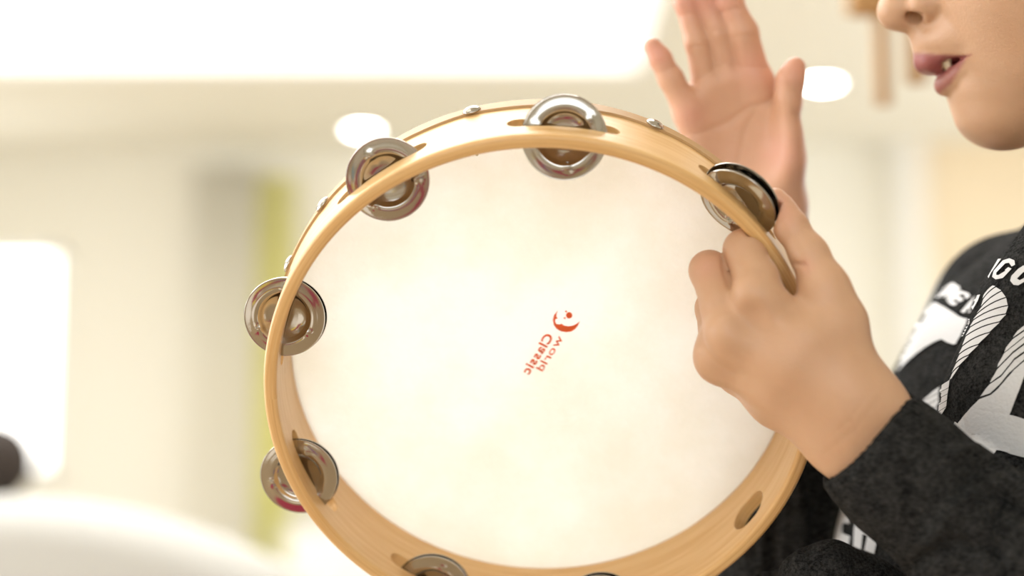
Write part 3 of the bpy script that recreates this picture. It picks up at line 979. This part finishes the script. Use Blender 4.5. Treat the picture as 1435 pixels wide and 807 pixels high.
for s in (-1, 1):
    bm = bmesh.new(); bmesh.ops.create_uvsphere(bm, u_segments=32, v_segments=20, radius=0.0116)
    o = link('eye', bm_mesh('eye', bm), M_eye, person)
    o.location = Vector(W(H(1353, -116, s * 0.031))) - Vector(FEET)
    f = union(chain([(H(1306, -158, s * 0.014), 0.0022), (H(1306, -168, s * 0.030), 0.0028), (H(1332, -162, s * 0.045), 0.0016)]), 0.002)
    V, Q = surface(lambda p: f(p), H(1340, -120, s * 0.03) - [0.022, 0.028, 0.006], H(1340, -190, s * 0.03) + [0.014, 0.028, 0.006], 0.0012, newton=1)
    link('eyebrow', shift(np_mesh('eyebrow', W(V), Q)), M_hair, person)

# sweater
sw_t = wide(union(chain(pts((1592, 455, DT, 74), (1500, 565, DT, 78), (1393, 800, DT, 80), (1388, 1060, DT, 76))), 0.03), DT)
ridge = union(chain(pts((1548, 300, 0.805, 30), (1476, 440, 0.792, 30), (1427, 560, 0.785, 29), (1420, 640, 0.790, 28), (1440, 760, 0.80, 30))), 0.02)
l_slv = union(chain(pts((1203, 604, 0.737, 26.0), (1258, 657, 0.737, 27.2), (1420, 795, 0.735, 36), (1580, 915, 0.745, 42), (1610, 700, 0.765, 44), (1592, 470, 0.800, 47), (1580, 440, 0.87, 50))), 0.012)
r_slv = union(chain(pts((1066, 400, 0.895, 25), (1074, 560, 0.898, 32), (1098, 800, 0.925, 39), (1160, 800, 0.955, 40), (1300, 640, 0.968, 40), (1425, 442, 0.975, 44), (1520, 430, 0.94, 48))), 0.015)
hem = union(chain(pts((1130, 812, 0.800, 13.5), (1165, 799, 0.797, 12.5), (1215, 822, 0.797, 13), (1290, 865, 0.80, 16)))
            + chain(pts((1074, 822, 0.83, 7.5), (1110, 830, 0.815, 9)))
            + chain(pts((1150, 850, 0.815, 24), (1290, 880, 0.82, 28))), 0.008)
cuffN = np.array([-0.76, 0.0, 0.65]); cuffN /= np.linalg.norm(cuffN); cuffC = P(1208.5, 611, 0.737)
def torso_f(p):
    d = smin(sw_t(p), ridge(p), 0.010)
    return d
def sweater_f(p):
    d = smin(torso_f(p), r_slv(p), 0.010)
    d = smin(d, hem(p), 0.006)
    s = l_slv(p)
    s = smax(s, (p - cuffC) @ cuffN, 0.004)
    inner = np.maximum(fore(p) - 0.0008, -((p - cuffC) @ cuffN) - 0.022)
    s = smax(s, -inner, 0.0015)
    d = smin(d, s, 0.004)
    d = smax(d, -(f_nk(p) - 0.004), 0.004) if True else d
    d = smax(d, ((p - P(1066, 385, 0.905)) @ np.array([-0.05, 0, 1.0])) * ((p[:, 0] < 0.16) & (p[:, 1] > 0.86)) - 1.0 * (1 - ((p[:, 0] < 0.16) & (p[:, 1] > 0.86))), 0.003)
    return np.maximum(d, -rim_sdf(p) + 0.001)
Vs, Qs = surface(sweater_f, P(960, 1130, 0.92) - [0.02, 0.24, 0.0], P(1720, 270, 0.92) + [0.06, 0.16, 0.03], 0.0024, newton=1)
FOLDS = [  # (line in photo points, width, depth)  negative = raised
    ([(1330, 640), (1368, 628), (1400, 648), (1440, 690)], 9, -0.0035), ([(1345, 690), (1375, 662), (1392, 650)], 6, 0.003),
    ([(1372, 700), (1400, 690), (1440, 720)], 7, 0.003), ([(1300, 760), (1345, 700), (1365, 690)], 12, -0.002), ([(1400, 800), (1392, 740), (1410, 705)], 8, 0.0025),
    ([(1270, 800), (1330, 760), (1400, 770)], 10, 0.002),
    ([(1330, 395), (1365, 365), (1405, 342)], 6, 0.003), ([(1345, 372), (1375, 352), (1410, 338)], 5, -0.002), ([(1370, 400), (1395, 360)], 7, 0.003),
    ([(1075, 640), (1085, 720), (1080, 800)], 8, 0.003), ([(1110, 650), (1125, 720), (1120, 790)], 8, -0.002), ([(1048, 700), (1055, 780)], 6, 0.002),
    ([(1190, 640), (1215, 665), (1225, 700)], 8, 0.0008), ([(1345, 560), (1362, 640)], 4, 0.0006)]
FOLDS = [(l, w_, d_ * 1.5) for l, w_, d_ in FOLDS]
Vs = crease(Vs, Qs, FOLDS)
sweater = link('sweater', shift(np_mesh('sweater', W(Vs), Qs)), M_knit, person)

# white print on the chest, laid onto the cloth
Vt, Qt = surface(torso_f, P(1080, 1000, 0.92) - [0.02, 0.24, 0.0], P(1720, 270, 0.92) + [0.02, 0.16, 0.02], 0.003, newton=1)
Vt = crease(Vt, Qt, FOLDS)
bvh = BVHTree.FromPolygons([Vector(v) for v in Vt], [tuple(map(int, q)) for q in Qt])
def lay(name, poly, off=0.0011):
    bm = bmesh.new()
    vs = [bm.verts.new((x, y, 0)) for x, y in poly]
    for t in tessellate_polygon([[Vector((x, y, 0)) for x, y in poly]]):
        try: bm.faces.new([vs[i] for i in t])
        except ValueError: pass
    for _ in range(7):
        lg = [e for e in bm.edges if e.calc_length() > 5.0]
        if not lg: break
        bmesh.ops.subdivide_edges(bm, edges=lg, cuts=1)
        bmesh.ops.triangulate(bm, faces=[f for f in bm.faces if len(f.verts) > 3])
    bad, dep = [], {}
    for v in bm.verts:
        d = Vector(P(v.co.x, v.co.y, 1.0)).normalized()
        hit = bvh.ray_cast(Vector((0, 0, 0)), d)
        if hit[0] is None: bad.append(v); continue
        nn = hit[1] if hit[1].dot(d) < 0 else -hit[1]
        dep[v] = hit[0].y
        v.co = hit[0] + nn * off
    bmesh.ops.delete(bm, geom=bad, context='VERTS')
    tear = [f for f in bm.faces if max(dep[v] for v in f.verts) - min(dep[v] for v in f.verts) > 0.012]
    bmesh.ops.delete(bm, geom=tear, context='FACES_ONLY')
    bmesh.ops.delete(bm, geom=[v for v in bm.verts if not v.link_faces], context='VERTS')
    if not bm.faces: bm.free(); return
    for v in bm.verts: v.co = Vector(W(np.array(v.co))) - Vector(FEET)
    link(name, bm_mesh(name, bm), M_print, sweater)
def A_(*q): return [(1225 + x / 5.381, 310 + y / 5.381) for x, y in q]
def B_(*q): return [(1225 + x / 5.381, 450 + y / 5.381) for x, y in q]
def C_(*q): return [(1285 + x / 6.727, 560 + y / 6.727) for x, y in q]
def D_(*q): return [(1060 + x / 5.49, 660 + y / 5.49) for x, y in q]
lay('print_patch', A_((385, 622), (430, 610), (480, 625), (540, 655), (600, 690), (650, 725), (690, 740), (735, 740))
    + B_((735, 20), (690, 110), (655, 165), (610, 182), (560, 165), (520, 140), (470, 160), (400, 200), (330, 250), (260, 310), (200, 370), (150, 410), (118, 428), (70, 365), (110, 290), (180, 215), (230, 140), (285, 60))
    + A_((285, 775), (335, 690)))
lay('print_letter', A_((446, 562), (546, 458), (574, 460), (520, 528), (604, 470), (628, 490), (648, 496), (660, 520), (578, 590), (545, 592), (580, 548), (520, 584), (532, 560), (490, 588), (478, 578)))
lay('print_letter', A_((560, 606), (656, 530), (722, 552), (735, 574), (708, 597), (692, 580), (700, 570), (668, 556), (648, 572), (680, 588), (682, 606), (652, 622), (640, 606), (622, 598), (606, 610), (640, 626), (620, 646), (590, 640)))
lay('print_letter', A_((664, 690), (770, 570), (815, 558), (800, 600), (745, 697), (718, 702), (735, 668), (715, 672), (690, 702)))
lay('print_letter', A_((950, 292), (972, 292), (896, 398), (878, 438), (872, 425)))
lay('print_letter', A_((903, 428), (916, 382), (982, 306), (1030, 290), (1068, 306), (1072, 338), (1046, 352), (1028, 324), (1000, 328), (934, 396), (934, 414), (950, 414), (1000, 384), (998, 376), (1022, 356), (1046, 368), (982, 436), (930, 446)))
lay('print_letter', A_((1180, 335), (1130, 345), (1095, 368), (1045, 420), (1035, 455), (1060, 487), (1095, 490), (1180, 440), (1180, 415), (1105, 452), (1085, 440), (1130, 395), (1180, 370)))
def curve(l, r):
    l, r = np.array(l), np.array(r); L = np.linalg.norm(r - l)
    m = (l + r) / 2 + np.array([-0.06, -0.10]) * L
    return [tuple((1 - t) ** 2 * l + 2 * t * (1 - t) * m + t * t * r) for t in np.linspace(0, 1, 7)]
LN = [A_((838, 560), (905, 487)), A_((835, 592), (930, 500)), A_((822, 650), (972, 532)), A_((790, 705), (1004, 580)), A_((762, 752), (1018, 640)), A_((738, 806), (1003, 704)),
      B_((705, 120), (955, 12)), B_((680, 195), (882, 92)), B_((655, 258), (798, 184)), B_((632, 322), (725, 264)), B_((602, 398), (655, 346)), B_((584, 455), (600, 440))]
for i in range(len(LN) - 1):
    u = curve(*LN[i]); v = curve(*LN[i + 1])
    g = 0.75
    u = [(x + 0.3, y + g) for x, y in u]; v = [(x - 0.3, y - g) for x, y in v]
    lay('print_stripe', u + v[::-1])
LW = [B_((470, 520), (585, 445)), B_((372, 610), (578, 505)), B_((385, 652), (570, 550)), B_((408, 690), (565, 598)), B_((438, 725), (560, 645)), B_((470, 750), (520, 715))]
for i in range(len(LW) - 1):
    u, v = LW[i], LW[i + 1]
    lay('print_stripe', [(x, y + 0.4) for x, y in u] + [(x, y - 0.4) for x, y in v[::-1]])
for q in (((1180, 0), (1085, 80), (1050, 130), (1180, 35)), ((1180, 50), (1050, 142), (1000, 205), (988, 240), (1180, 80)),
          ((1180, 90), (985, 250), (940, 330), (935, 355), (1050, 235), (1180, 133)), ((1180, 148), (1050, 250), (935, 368), (890, 445), (880, 468), (960, 410), (1060, 285), (1180, 195)),
          ((1180, 212), (1060, 300), (960, 425), (880, 478), (850, 510), (810, 568), (880, 545), (950, 480), (1020, 395), (1180, 250))):
    lay('print_stripe', B_(*q))
lay('print_patch', B_((1180, 265), (1060, 370), (1000, 440), (940, 510), (890, 555), (800, 590), (740, 650), (640, 770))
    + C_((375, 205), (355, 240), (340, 320), (350, 420), (420, 480), (520, 510), (640, 540), (715, 527), (750, 475), (800, 480), (900, 510), (1060, 550), (1060, 195), (1015, 180), (940, 155), (875, 140), (900, 70)) + B_((1085, 540), (1180, 290)))
lay('print_letter', D_((528, 520), (598, 390), (640, 310), (652, 300), (610, 400), (562, 522), (545, 530)))
lay('print_letter', D_((665, 255), (720, 230), (760, 300), (745, 345), (725, 415), (690, 398), (675, 420), (672, 480), (735, 505), (725, 575), (612, 540), (605, 470), (640, 330)))
lay('print_letter', D_((785, 370), (830, 360), (960, 490), (940, 550), (920, 640), (845, 610), (868, 500), (832, 488), (820, 605), (760, 580), (765, 450)))

# legs and shoes below the frame
M_trs = plain('navy_trousers', (0.03, 0.035, 0.06), 0.9, bump=0.3, bscale=400)
hip = W(P(1390, 1060, DT))
tr = []
for s in (-1, 1):
    tr.append(sdf_cone(hip + [0, s * 0.055, 0], hip * [1, 1, 0] + [-0.01, s * 0.075, 0.34], 0.082, 0.060))
    tr.append(sdf_cone(hip * [1, 1, 0] + [-0.01, s * 0.075, 0.34], hip * [1, 1, 0] + [0.01, s * 0.08, 0.075], 0.060, 0.045))
V, Q = surface(union(tr, 0.02), hip * [1, 1, 0] + [-0.14, -0.2, 0.02], hip + [0.14, 0.2, 0.12], 0.008, newton=1)
link('trousers', shift(np_mesh('trousers', V, Q)), M_trs, person)
M_shoe = plain('grey_shoe', (0.25, 0.25, 0.27), 0.6)
for s in (-1, 1):
    c = hip * [1, 1, 0] + [0.01, s * 0.08, 0]
    f = union([sdf_cone(c + [0.03, 0, 0.04], c + [-0.10, 0, 0.03], 0.040, 0.032), sdf_cone(c + [0.02, 0, 0.06], c + [0.01, 0, 0.09], 0.038, 0.034)], 0.02)
    g = lambda p, f=f: smax(f(p), -(p[:, 2] - 0.001), 0.004)
    V, Q = surface(g, c + [-0.16, -0.07, -0.02], c + [0.12, 0.07, 0.14], 0.006, newton=1)
    link('shoe', shift(np_mesh('shoe', V, Q)), M_shoe, person)

E_WIN, E_CEIL, E_BACK, E_FRONT, E_RIGHT, E_PANEL, E_PANEL2, EXPO = 122.0, 7.0, 6.0, 31.0, 26.0, 1.2, 5.5, 0.06

# ------------------------------------------------------------------ the room
YB, ZC = 8.0, 2.6          # back wall, ceiling
XL, XR, YF = -4.2, 3.4, -4.0
def slab(name, lo, hi, mat): return tag(box(name, lo, hi, mat), kind='structure')
slab('floor', (XL - 0.1, YF - 0.1, -0.1), (XR + 0.1, YB + 0.1, 0.0), M_floor)
slab('ceiling', (XL - 0.1, YF - 0.1, ZC), (XR + 0.1, YB + 0.1, ZC + 0.1), M_ceil)
M_glow = emit('daylight', (1.0, 0.985, 0.95), 3.2)
M_white = plain('white_paint', (0.86, 0.85, 0.82), 0.6)

# back wall with a window opening at the left
wx0, wx1 = on_y(-190, 400, YB)[0], on_y(84, 400, YB)[0]
wz0, wz1 = on_y(0, 668, YB)[2], on_y(0, 346, YB)[2]
bm = box_bm((XL, YB, 0), (wx0, YB + 0.1, ZC)); bm = box_bm((wx1, YB, 0), (XR, YB + 0.1, ZC), bm=bm)
bm = box_bm((wx0, YB, 0), (wx1, YB + 0.1, wz0), bm=bm); bm = box_bm((wx0, YB, wz1), (wx1, YB + 0.1, ZC), bm=bm)
tag(link('wall_back', bm_mesh('wall_back', bm), M_wall, smooth=False), kind='structure')
win = tag(empty('window_1', Matrix.Translation(((wx0 + wx1) / 2, YB, wz0))), 'bright window in the back wall, at the left edge of the photo', 'window', kind='structure')
def loc(o, par):
    o.location = -Vector(par.location); return o
wf = box_bm((wx0, YB - 0.02, wz0), (wx0 + 0.04, YB + 0.06, wz1)); wf = box_bm((wx1 - 0.035, YB - 0.02, wz0), (wx1, YB + 0.06, wz1), bm=wf)
wf = box_bm((wx0, YB - 0.02, wz0), (wx1, YB + 0.06, wz0 + 0.035), bm=wf); wf = box_bm((wx0, YB - 0.02, wz1 - 0.035), (wx1, YB + 0.06, wz1), bm=wf)
loc(link('window_frame', bm_mesh('window_frame', wf), M_white, win, smooth=False), win)
loc(box('window_pane', (wx0 + 0.03, YB + 0.03, wz0 + 0.03), (wx1 - 0.03, YB + 0.04, wz1 - 0.03), M_glow, win), win)
rw = dict(y0=3.6, y1=7.2, z0=0.6, z1=2.2)  # opening added to let the right-hand fill light in
bm = box_bm((XR, YF, 0), (XR + 0.1, rw['y0'], ZC)); bm = box_bm((XR, rw['y1'], 0), (XR + 0.1, YB, ZC), bm=bm)
bm = box_bm((XR, rw['y0'], 0), (XR + 0.1, rw['y1'], rw['z0']), bm=bm); bm = box_bm((XR, rw['y0'], rw['z1']), (XR + 0.1, rw['y1'], ZC), bm=bm)
tag(link('wall_right', bm_mesh('wall_right', bm), M_wall, smooth=False), kind='structure')
fw = dict(x0=-3.2, x1=1.6, z0=0.7, z1=2.3)  # opening added for the frontal fill light
bm = box_bm((XL, YF - 0.1, 0), (fw['x0'], YF, ZC)); bm = box_bm((fw['x1'], YF - 0.1, 0), (XR, YF, ZC), bm=bm)
bm = box_bm((fw['x0'], YF - 0.1, 0), (fw['x1'], YF, fw['z0']), bm=bm); bm = box_bm((fw['x0'], YF - 0.1, fw['z1']), (fw['x1'], YF, ZC), bm=bm)
tag(link('wall_front', bm_mesh('wall_front', bm), M_wall, smooth=False), kind='structure')

# left wall with the big daylight window beside the boy
lw = dict(y0=-0.2, y1=4.2, z0=0.5, z1=2.35)
bm = box_bm((XL - 0.1, YF, 0), (XL, lw['y0'], ZC)); bm = box_bm((XL - 0.1, lw['y1'], 0), (XL, YB, ZC), bm=bm)
bm = box_bm((XL - 0.1, lw['y0'], 0), (XL, lw['y1'], lw['z0']), bm=bm); bm = box_bm((XL - 0.1, lw['y0'], lw['z1']), (XL, lw['y1'], ZC), bm=bm)
tag(link('wall_left', bm_mesh('wall_left', bm), M_wall, smooth=False), kind='structure')

# ceiling light panel: large, frosted
px0, px1 = -3.2, on_z(912, 60, ZC)[0]
pe = on_z(600, 92, ZC)[1]
M_panel = emit('frosted_panel', (1.0, 0.985, 0.95), E_PANEL)
def ceiling_panel(x0, x1, y0, y1, mat, label):
    t = tag(empty('ceiling_panel', Matrix.Translation(((x0 + x1) / 2, (y0 + y1) / 2, ZC - 0.03))), label, 'ceiling light')
    f = 0.04
    b = box_bm((x0, y0, ZC - 0.035), (x1, y0 + f, ZC - 0.002)); b = box_bm((x0, y1 - f, ZC - 0.035), (x1, y1, ZC - 0.002), bm=b)
    b = box_bm((x0, y0 + f, ZC - 0.035), (x0 + f, y1 - f, ZC - 0.002), bm=b); b = box_bm((x1 - f, y0 + f, ZC - 0.035), (x1, y1 - f, ZC - 0.002), bm=b)
    loc(link('panel_frame', bm_mesh('panel_frame', b), M_white, t, smooth=False), t)
    loc(box('panel_diffuser', (x0 + f, y0 + f, ZC - 0.025), (x1 - f, y1 - f, ZC - 0.01), mat, t, bev=0.004), t)
ceiling_panel(px0, px1, 3.5, pe, M_panel, 'large glowing white ceiling panel above the tambourine')
ceiling_panel(px0, px1, 1.2, 3.2, emit('added_panel_glow', (1.0, 1.0, 0.98), E_PANEL2), 'added glowing ceiling panel, nearer and unseen, backlight for the drum skin')  # added out of view to backlight the drum skin

# round recessed lights
M_spot = emit('lamp_glow', (1.0, 0.97, 0.9), 60.0)
V, Fc = lathe([(0.056, -0.001), (0.060, -0.008), (0.050, -0.012), (0.040, -0.006), (0.040, -0.001)], 40, closed=True)
ring_me = fix_normals(mesh_from('light_ring', V, Fc)); ring_me.materials.append(M_white)
V, Fc = lathe([(0, -0.007), (0.02, -0.007), (0.039, -0.005), (0.039, -0.001), (0, -0.001)], 40)
disc_me = fix_normals(mesh_from('light_lens', V, Fc)); disc_me.materials.append(M_spot)
for (x, y, lab) in ((508, 181, 'round recessed ceiling light above the left rim of the tambourine'), (1153, 115, 'round recessed ceiling light between the raised palm and the face')):
    q = on_z(x, y, ZC)
    t = tag(empty('downlight', Matrix.Translation(q)), lab, 'ceiling light', group='round lights in the ceiling')
    link('light_ring', ring_me, [], t); link('light_lens', disc_me, [], t)

# yellow curtain and the grey one beside it, hanging by the back wall
def curtain(name, x0, x1, y, z0, z1, mat, label, folds, amp=0.035):
    bm = bmesh.new(); n = folds * 12
    rows = []
    for (z, k) in ((z0, 1.0), ((z0 + z1) / 2, 0.95), (z1, 0.8)):
        r = []
        for i in range(n + 1):
            u = i / n
            r.append(bm.verts.new((x0 + (x1 - x0) * u, y + amp * k * math.sin(2 * math.pi * folds * u) + 0.01 * math.sin(5 * u + z), z)))
        rows.append(r)
    for a, b in zip(rows[:-1], rows[1:]):
        for i in range(n): bm.faces.new((a[i], a[i + 1], b[i + 1], b[i]))
    bmesh.ops.solidify(bm, geom=bm.faces[:], thickness=0.004)
    me = bm_mesh(name, bm)
    o = link(name, me, mat)
    return tag(o, label, 'curtain')
M_yel = plain('yellow_cloth', (0.80, 0.78, 0.25), 0.9)
M_gry = plain('beige_cloth', (0.90, 0.87, 0.78), 0.9)
curtain('curtain', on_y(366, 400, 7.75)[0], on_y(408, 400, 7.75)[0], 7.75, 0.03, on_y(400, 248, 7.75)[2], M_yel, 'narrow yellow curtain hanging behind the left side of the tambourine', 2, 0.007)
curtain('curtain', on_y(268, 400, 7.85)[0], on_y(362, 400, 7.85)[0], 7.85, 0.03, on_y(400, 232, 7.85)[2], M_gry, 'beige curtain hanging beside the yellow one', 3, 0.009)

# low white cabinet under the curtain's right side
cx0, cx1, cz1 = on_y(398, 700, 7.4)[0], on_y(600, 700, 7.4)[0], on_y(400, 735, 7.4)[2]
cab = tag(empty('cabinet', Matrix.Translation(((cx0 + cx1) / 2, 7.55, 0))), 'low white cabinet standing behind the lower left rim of the tambourine', 'cabinet')
loc(box('body', (cx0, 7.4, 0.06), (cx1, 7.72, cz1 - 0.02), M_white, cab, bev=0.006), cab)
loc(box('top', (cx0 - 0.01, 7.38, cz1 - 0.02), (cx1 + 0.01, 7.72, cz1), M_white, cab, bev=0.005), cab)
loc(box('plinth', (cx0 + 0.02, 7.43, 0.0), (cx1 - 0.02, 7.70, 0.06), M_white, cab), cab)
for a, b in ((cx0 + 0.005, (cx0 + cx1) / 2 - 0.003), ((cx0 + cx1) / 2 + 0.003, cx1 - 0.005)):
    loc(box('door', (a, 7.385, 0.07), (b, 7.4, cz1 - 0.03), M_white, cab, bev=0.003), cab)

# white door frame and pale wood door at the right
YD = 7.9
M_panelw = plain('pale_beech', (0.84, 0.71, 0.52), 0.6, vary=0.05, vscale=3)
dx0, dx1 = on_y(1262, 300, YD)[0], on_y(1292, 300, YD)[0]
slab('trim_1', (dx0, YD - 0.06, 0), (dx1, YB, on_y(1280, 120, YD)[2]), M_white)
door = tag(empty('door_1', Matrix.Translation((dx1 + 0.3, YD, 0))), 'pale wood door behind the boy', 'door', kind='structure')
loc(box('door_leaf', (dx1, YD, 0.005), (dx1 + 0.88, YD + 0.05, on_y(1280, 100, YD)[2]), M_panelw, door, bev=0.003), door)
loc(box('door_frame', (dx1 + 0.88, YD - 0.05, 0), (dx1 + 0.96, YB, on_y(1280, 100, YD)[2]), M_white, door), door)

# hanging wooden rack with two dropped pegs, in front of the wall
YR = 1.5
M_oak = plain('orange_oak', (0.42, 0.215, 0.065), 0.5, vary=0.15, vscale=12)
def zz(y): return on_y(1200, y, YR)[2]
def xx(x): return on_y(x, 100, YR)[0]
rack = tag(empty('wooden_rack', Matrix.Translation((xx(1250), YR, zz(-20)))), 'orange wooden hanging rack with dropped pegs, behind the nose', 'rack')
loc(box('beam', (xx(1192), YR - 0.012, zz(20)), (xx(1420), YR + 0.012, zz(-18)), M_oak, rack, bev=0.003), rack)
for x, y, wd in ((1237, 148, 9), (1284, 118, 12)):
    loc(box('peg', (xx(x - wd), YR - 0.006, zz(y)), (xx(x + wd), YR + 0.006, zz(16)), M_oak, rack, bev=0.002), rack)
for x in (1215, 1400):
    loc(box('hanger', (xx(x) - 0.002, YR - 0.002, zz(-16)), (xx(x) + 0.002, YR + 0.002, ZC), M_white, rack), rack)

# white sofa at the left, seen from behind, with a dark cushion on its back
M_sofa = plain('white_linen', (0.44, 0.43, 0.405), 0.9, bump=0.2, bscale=90)
YS = 2.3
def sz(y): return on_y(0, y, YS)[2]
def sx(x): return on_y(x, 700, YS)[0]
sofa = tag(empty('sofa', Matrix.Translation((sx(0), YS + 0.3, 0))), 'white upholstered sofa with a rounded back, at the lower left corner', 'sofa')
top = sz(694)
prof = [(sx(x), sz(y)) for x, y in ((-560, 760), (-500, 712), (-420, 697), (-200, 692), (-60, 692), (0, 694), (60, 698), (120, 706), (180, 718), (240, 734), (300, 755), (350, 777), (390, 802), (420, 840), (436, 900))]
prof = [(prof[0][0] - 0.05, 0.10)] + prof + [(prof[-1][0] + 0.01, 0.10)]
bm = bmesh.new()
fr = [bm.verts.new((x, YS, z)) for x, z in prof]
f = bm.faces.new(fr)
r = bmesh.ops.extrude_face_region(bm, geom=[f])
bmesh.ops.translate(bm, verts=[v for v in r['geom'] if isinstance(v, bmesh.types.BMVert)], vec=(0, 0.22, 0))
bmesh.ops.recalc_face_normals(bm, faces=bm.faces)
ed = [e for e in bm.edges if abs(e.verts[0].co.y - e.verts[1].co.y) < 1e-6]
bmesh.ops.bevel(bm, geom=ed, offset=0.06, segments=5, profile=0.5, affect='EDGES', clamp_overlap=True)
loc(link('backrest', bm_mesh('backrest', bm), M_sofa, sofa, angle=60), sofa)
sl, sr = prof[0][0] + 0.08, prof[-1][0] - 0.08
loc(box('seat_cushion', (sl, YS + 0.20, 0.24), (sr, YS + 0.82, 0.44), M_sofa, sofa, bev=0.05, seg=4), sofa)
for a in (prof[0][0] + 0.01, prof[-1][0] - 0.15):
    loc(box('armrest', (a, YS + 0.15, 0.10), (a + 0.14, YS + 0.85, 0.58), M_sofa, sofa, bev=0.05, seg=4), sofa)
for x in (sl, sr - 0.05):
    for y in (YS + 0.06, YS + 0.74):
        loc(box('leg', (x, y, 0), (x + 0.05, y + 0.05, 0.12), M_oak, sofa, bev=0.006), sofa)
M_dark = plain('dark_cloth', (0.035, 0.025, 0.02), 0.9, bump=0.3, bscale=200)
def cush(p): return smax(np.linalg.norm((p - np.array([sx(-52), YS + 0.12, top + 0.048])) / [1.35, 1.0, 1.2], axis=1) - 0.045, -(p[:, 2] - top + 0.0), 0.01)
V, Q = surface(cush, (sx(-52) - 0.09, YS + 0.04, top - 0.02), (sx(-52) + 0.09, YS + 0.2, top + 0.13), 0.004, newton=1)
tag(link('cushion', np_mesh('cushion', V, Q), M_dark), 'small dark rounded cushion lying on top of the white sofa', 'cushion')

# unseen colour mat under the viewer, added for the jingles to mirror
m, nt, b = new_mat('reflected_mat')
tc = nd(nt, 'ShaderNodeTexCoord'); vo = nd(nt, 'ShaderNodeTexVoronoi', Scale=3.2); nt.links.new(tc.outputs['Object'], vo.inputs['Vector'])
sc_ = nd(nt, 'ShaderNodeSeparateColor'); nt.links.new(vo.outputs['Color'], sc_.inputs[0])
rp = nd(nt, 'ShaderNodeValToRGB'); rp.color_ramp.interpolation = 'CONSTANT'
els = [(0.0, (0.34, 0.25, 0.15)), (0.56, (0.30, 0.02, 0.05)), (0.63, (0.05, 0.25, 0.38)), (0.69, (0.34, 0.25, 0.15)), (0.80, (0.85, 0.80, 0.74)), (0.90, (0.09, 0.06, 0.28)), (0.96, (0.75, 0.6, 0.08))]
for i, (p_, c_) in enumerate(els):
    e = rp.color_ramp.elements[i] if i < 2 else rp.color_ramp.elements.new(p_)
    e.position = p_; e.color = col(c_)
nt.links.new(sc_.outputs[0], rp.inputs[0]); nt.links.new(rp.outputs[0], b.inputs['Base Color']); b.inputs['Roughness'].default_value = 0.8
tag(box('reflected_mat', (-1.6, -1.6, 0.0005), (1.3, 0.55, 0.012), m, bev=0.004), 'added patchwork mat on the floor, unseen, there for the jingle reflections', 'mat')

# ------------------------------------------------------------------ light
def area(name, locv, target, sx_, sy_, energy, c=(1, 1, 1)):
    L = bpy.data.lights.new(name, 'AREA'); L.shape = 'RECTANGLE'; L.size = sx_; L.size_y = sy_; L.energy = energy; L.color = c
    o = bpy.data.objects.new(name, L); C.objects.link(o); o.location = locv
    o.rotation_euler = (Vector(target) - Vector(locv)).to_track_quat('-Z', 'Y').to_euler()
    return o
area('daylight_and_fill', (XL - 0.15, 2.0, 1.45), (0, 1.4, 1.1), 4.4, 1.8, E_WIN, (0.96, 0.985, 1.0))
area('daylight_and_fill', (-0.8, YF - 0.15, 1.5), (-0.8, 0, 1.2), 4.8, 1.6, E_FRONT, (0.96, 0.985, 1.0))  # added behind the viewer as frontal fill
area('daylight_and_fill', (XR + 0.15, 5.4, 1.4), (0, 5.4, 1.3), 3.6, 1.6, E_RIGHT, (1.0, 0.99, 0.96))  # added on the right to lift the ceiling and back wall
for (x, y, e) in ((-1.2, 0.3, E_CEIL), (1.2, -1.8, E_CEIL), (-1.2, -1.8, E_CEIL), (1.6, 3.2, E_CEIL), (-1.5, 5.6, E_BACK), (1.4, 5.2, E_BACK * 1.7)):
    area('ceiling_fill', (x, y, ZC - 0.02), (x, y, 0), 1.2, 1.2, e, (1.0, 0.985, 0.95))  # added ceiling fill lights without fixtures

w = bpy.data.worlds.new('sky'); bpy.context.scene.world = w; w.use_nodes = True
w.node_tree.nodes['Background'].inputs[0].default_value = (0.9, 0.95, 1.0, 1); w.node_tree.nodes['Background'].inputs[1].default_value = 2.0

cam = bpy.data.cameras.new('camera'); cam_o = bpy.data.objects.new('camera', cam); C.objects.link(cam_o)
cam_o.location = (0, 0, CAMZ); cam_o.rotation_euler = (math.pi / 2 + PITCH, 0, 0)
cam.sensor_width = 36.0; cam.lens = F / 1435.0 * 36.0; cam.clip_start = 0.02
cam.dof.use_dof = True; cam.dof.focus_distance = 0.78; cam.dof.aperture_fstop = 3.5; cam.dof.aperture_blades = 0; cam.dof.aperture_ratio = 0.74
sc = bpy.context.scene
sc.camera = cam_o
sc.view_settings.view_transform = 'Standard'
try: sc.view_settings.look = 'None'
except Exception: pass
sc.view_settings.gamma = 1.0; sc.view_settings.exposure = EXPO
sc.view_settings.use_curve_mapping = False
sc.cycles.max_bounces = 10; sc.cycles.diffuse_bounces = 5
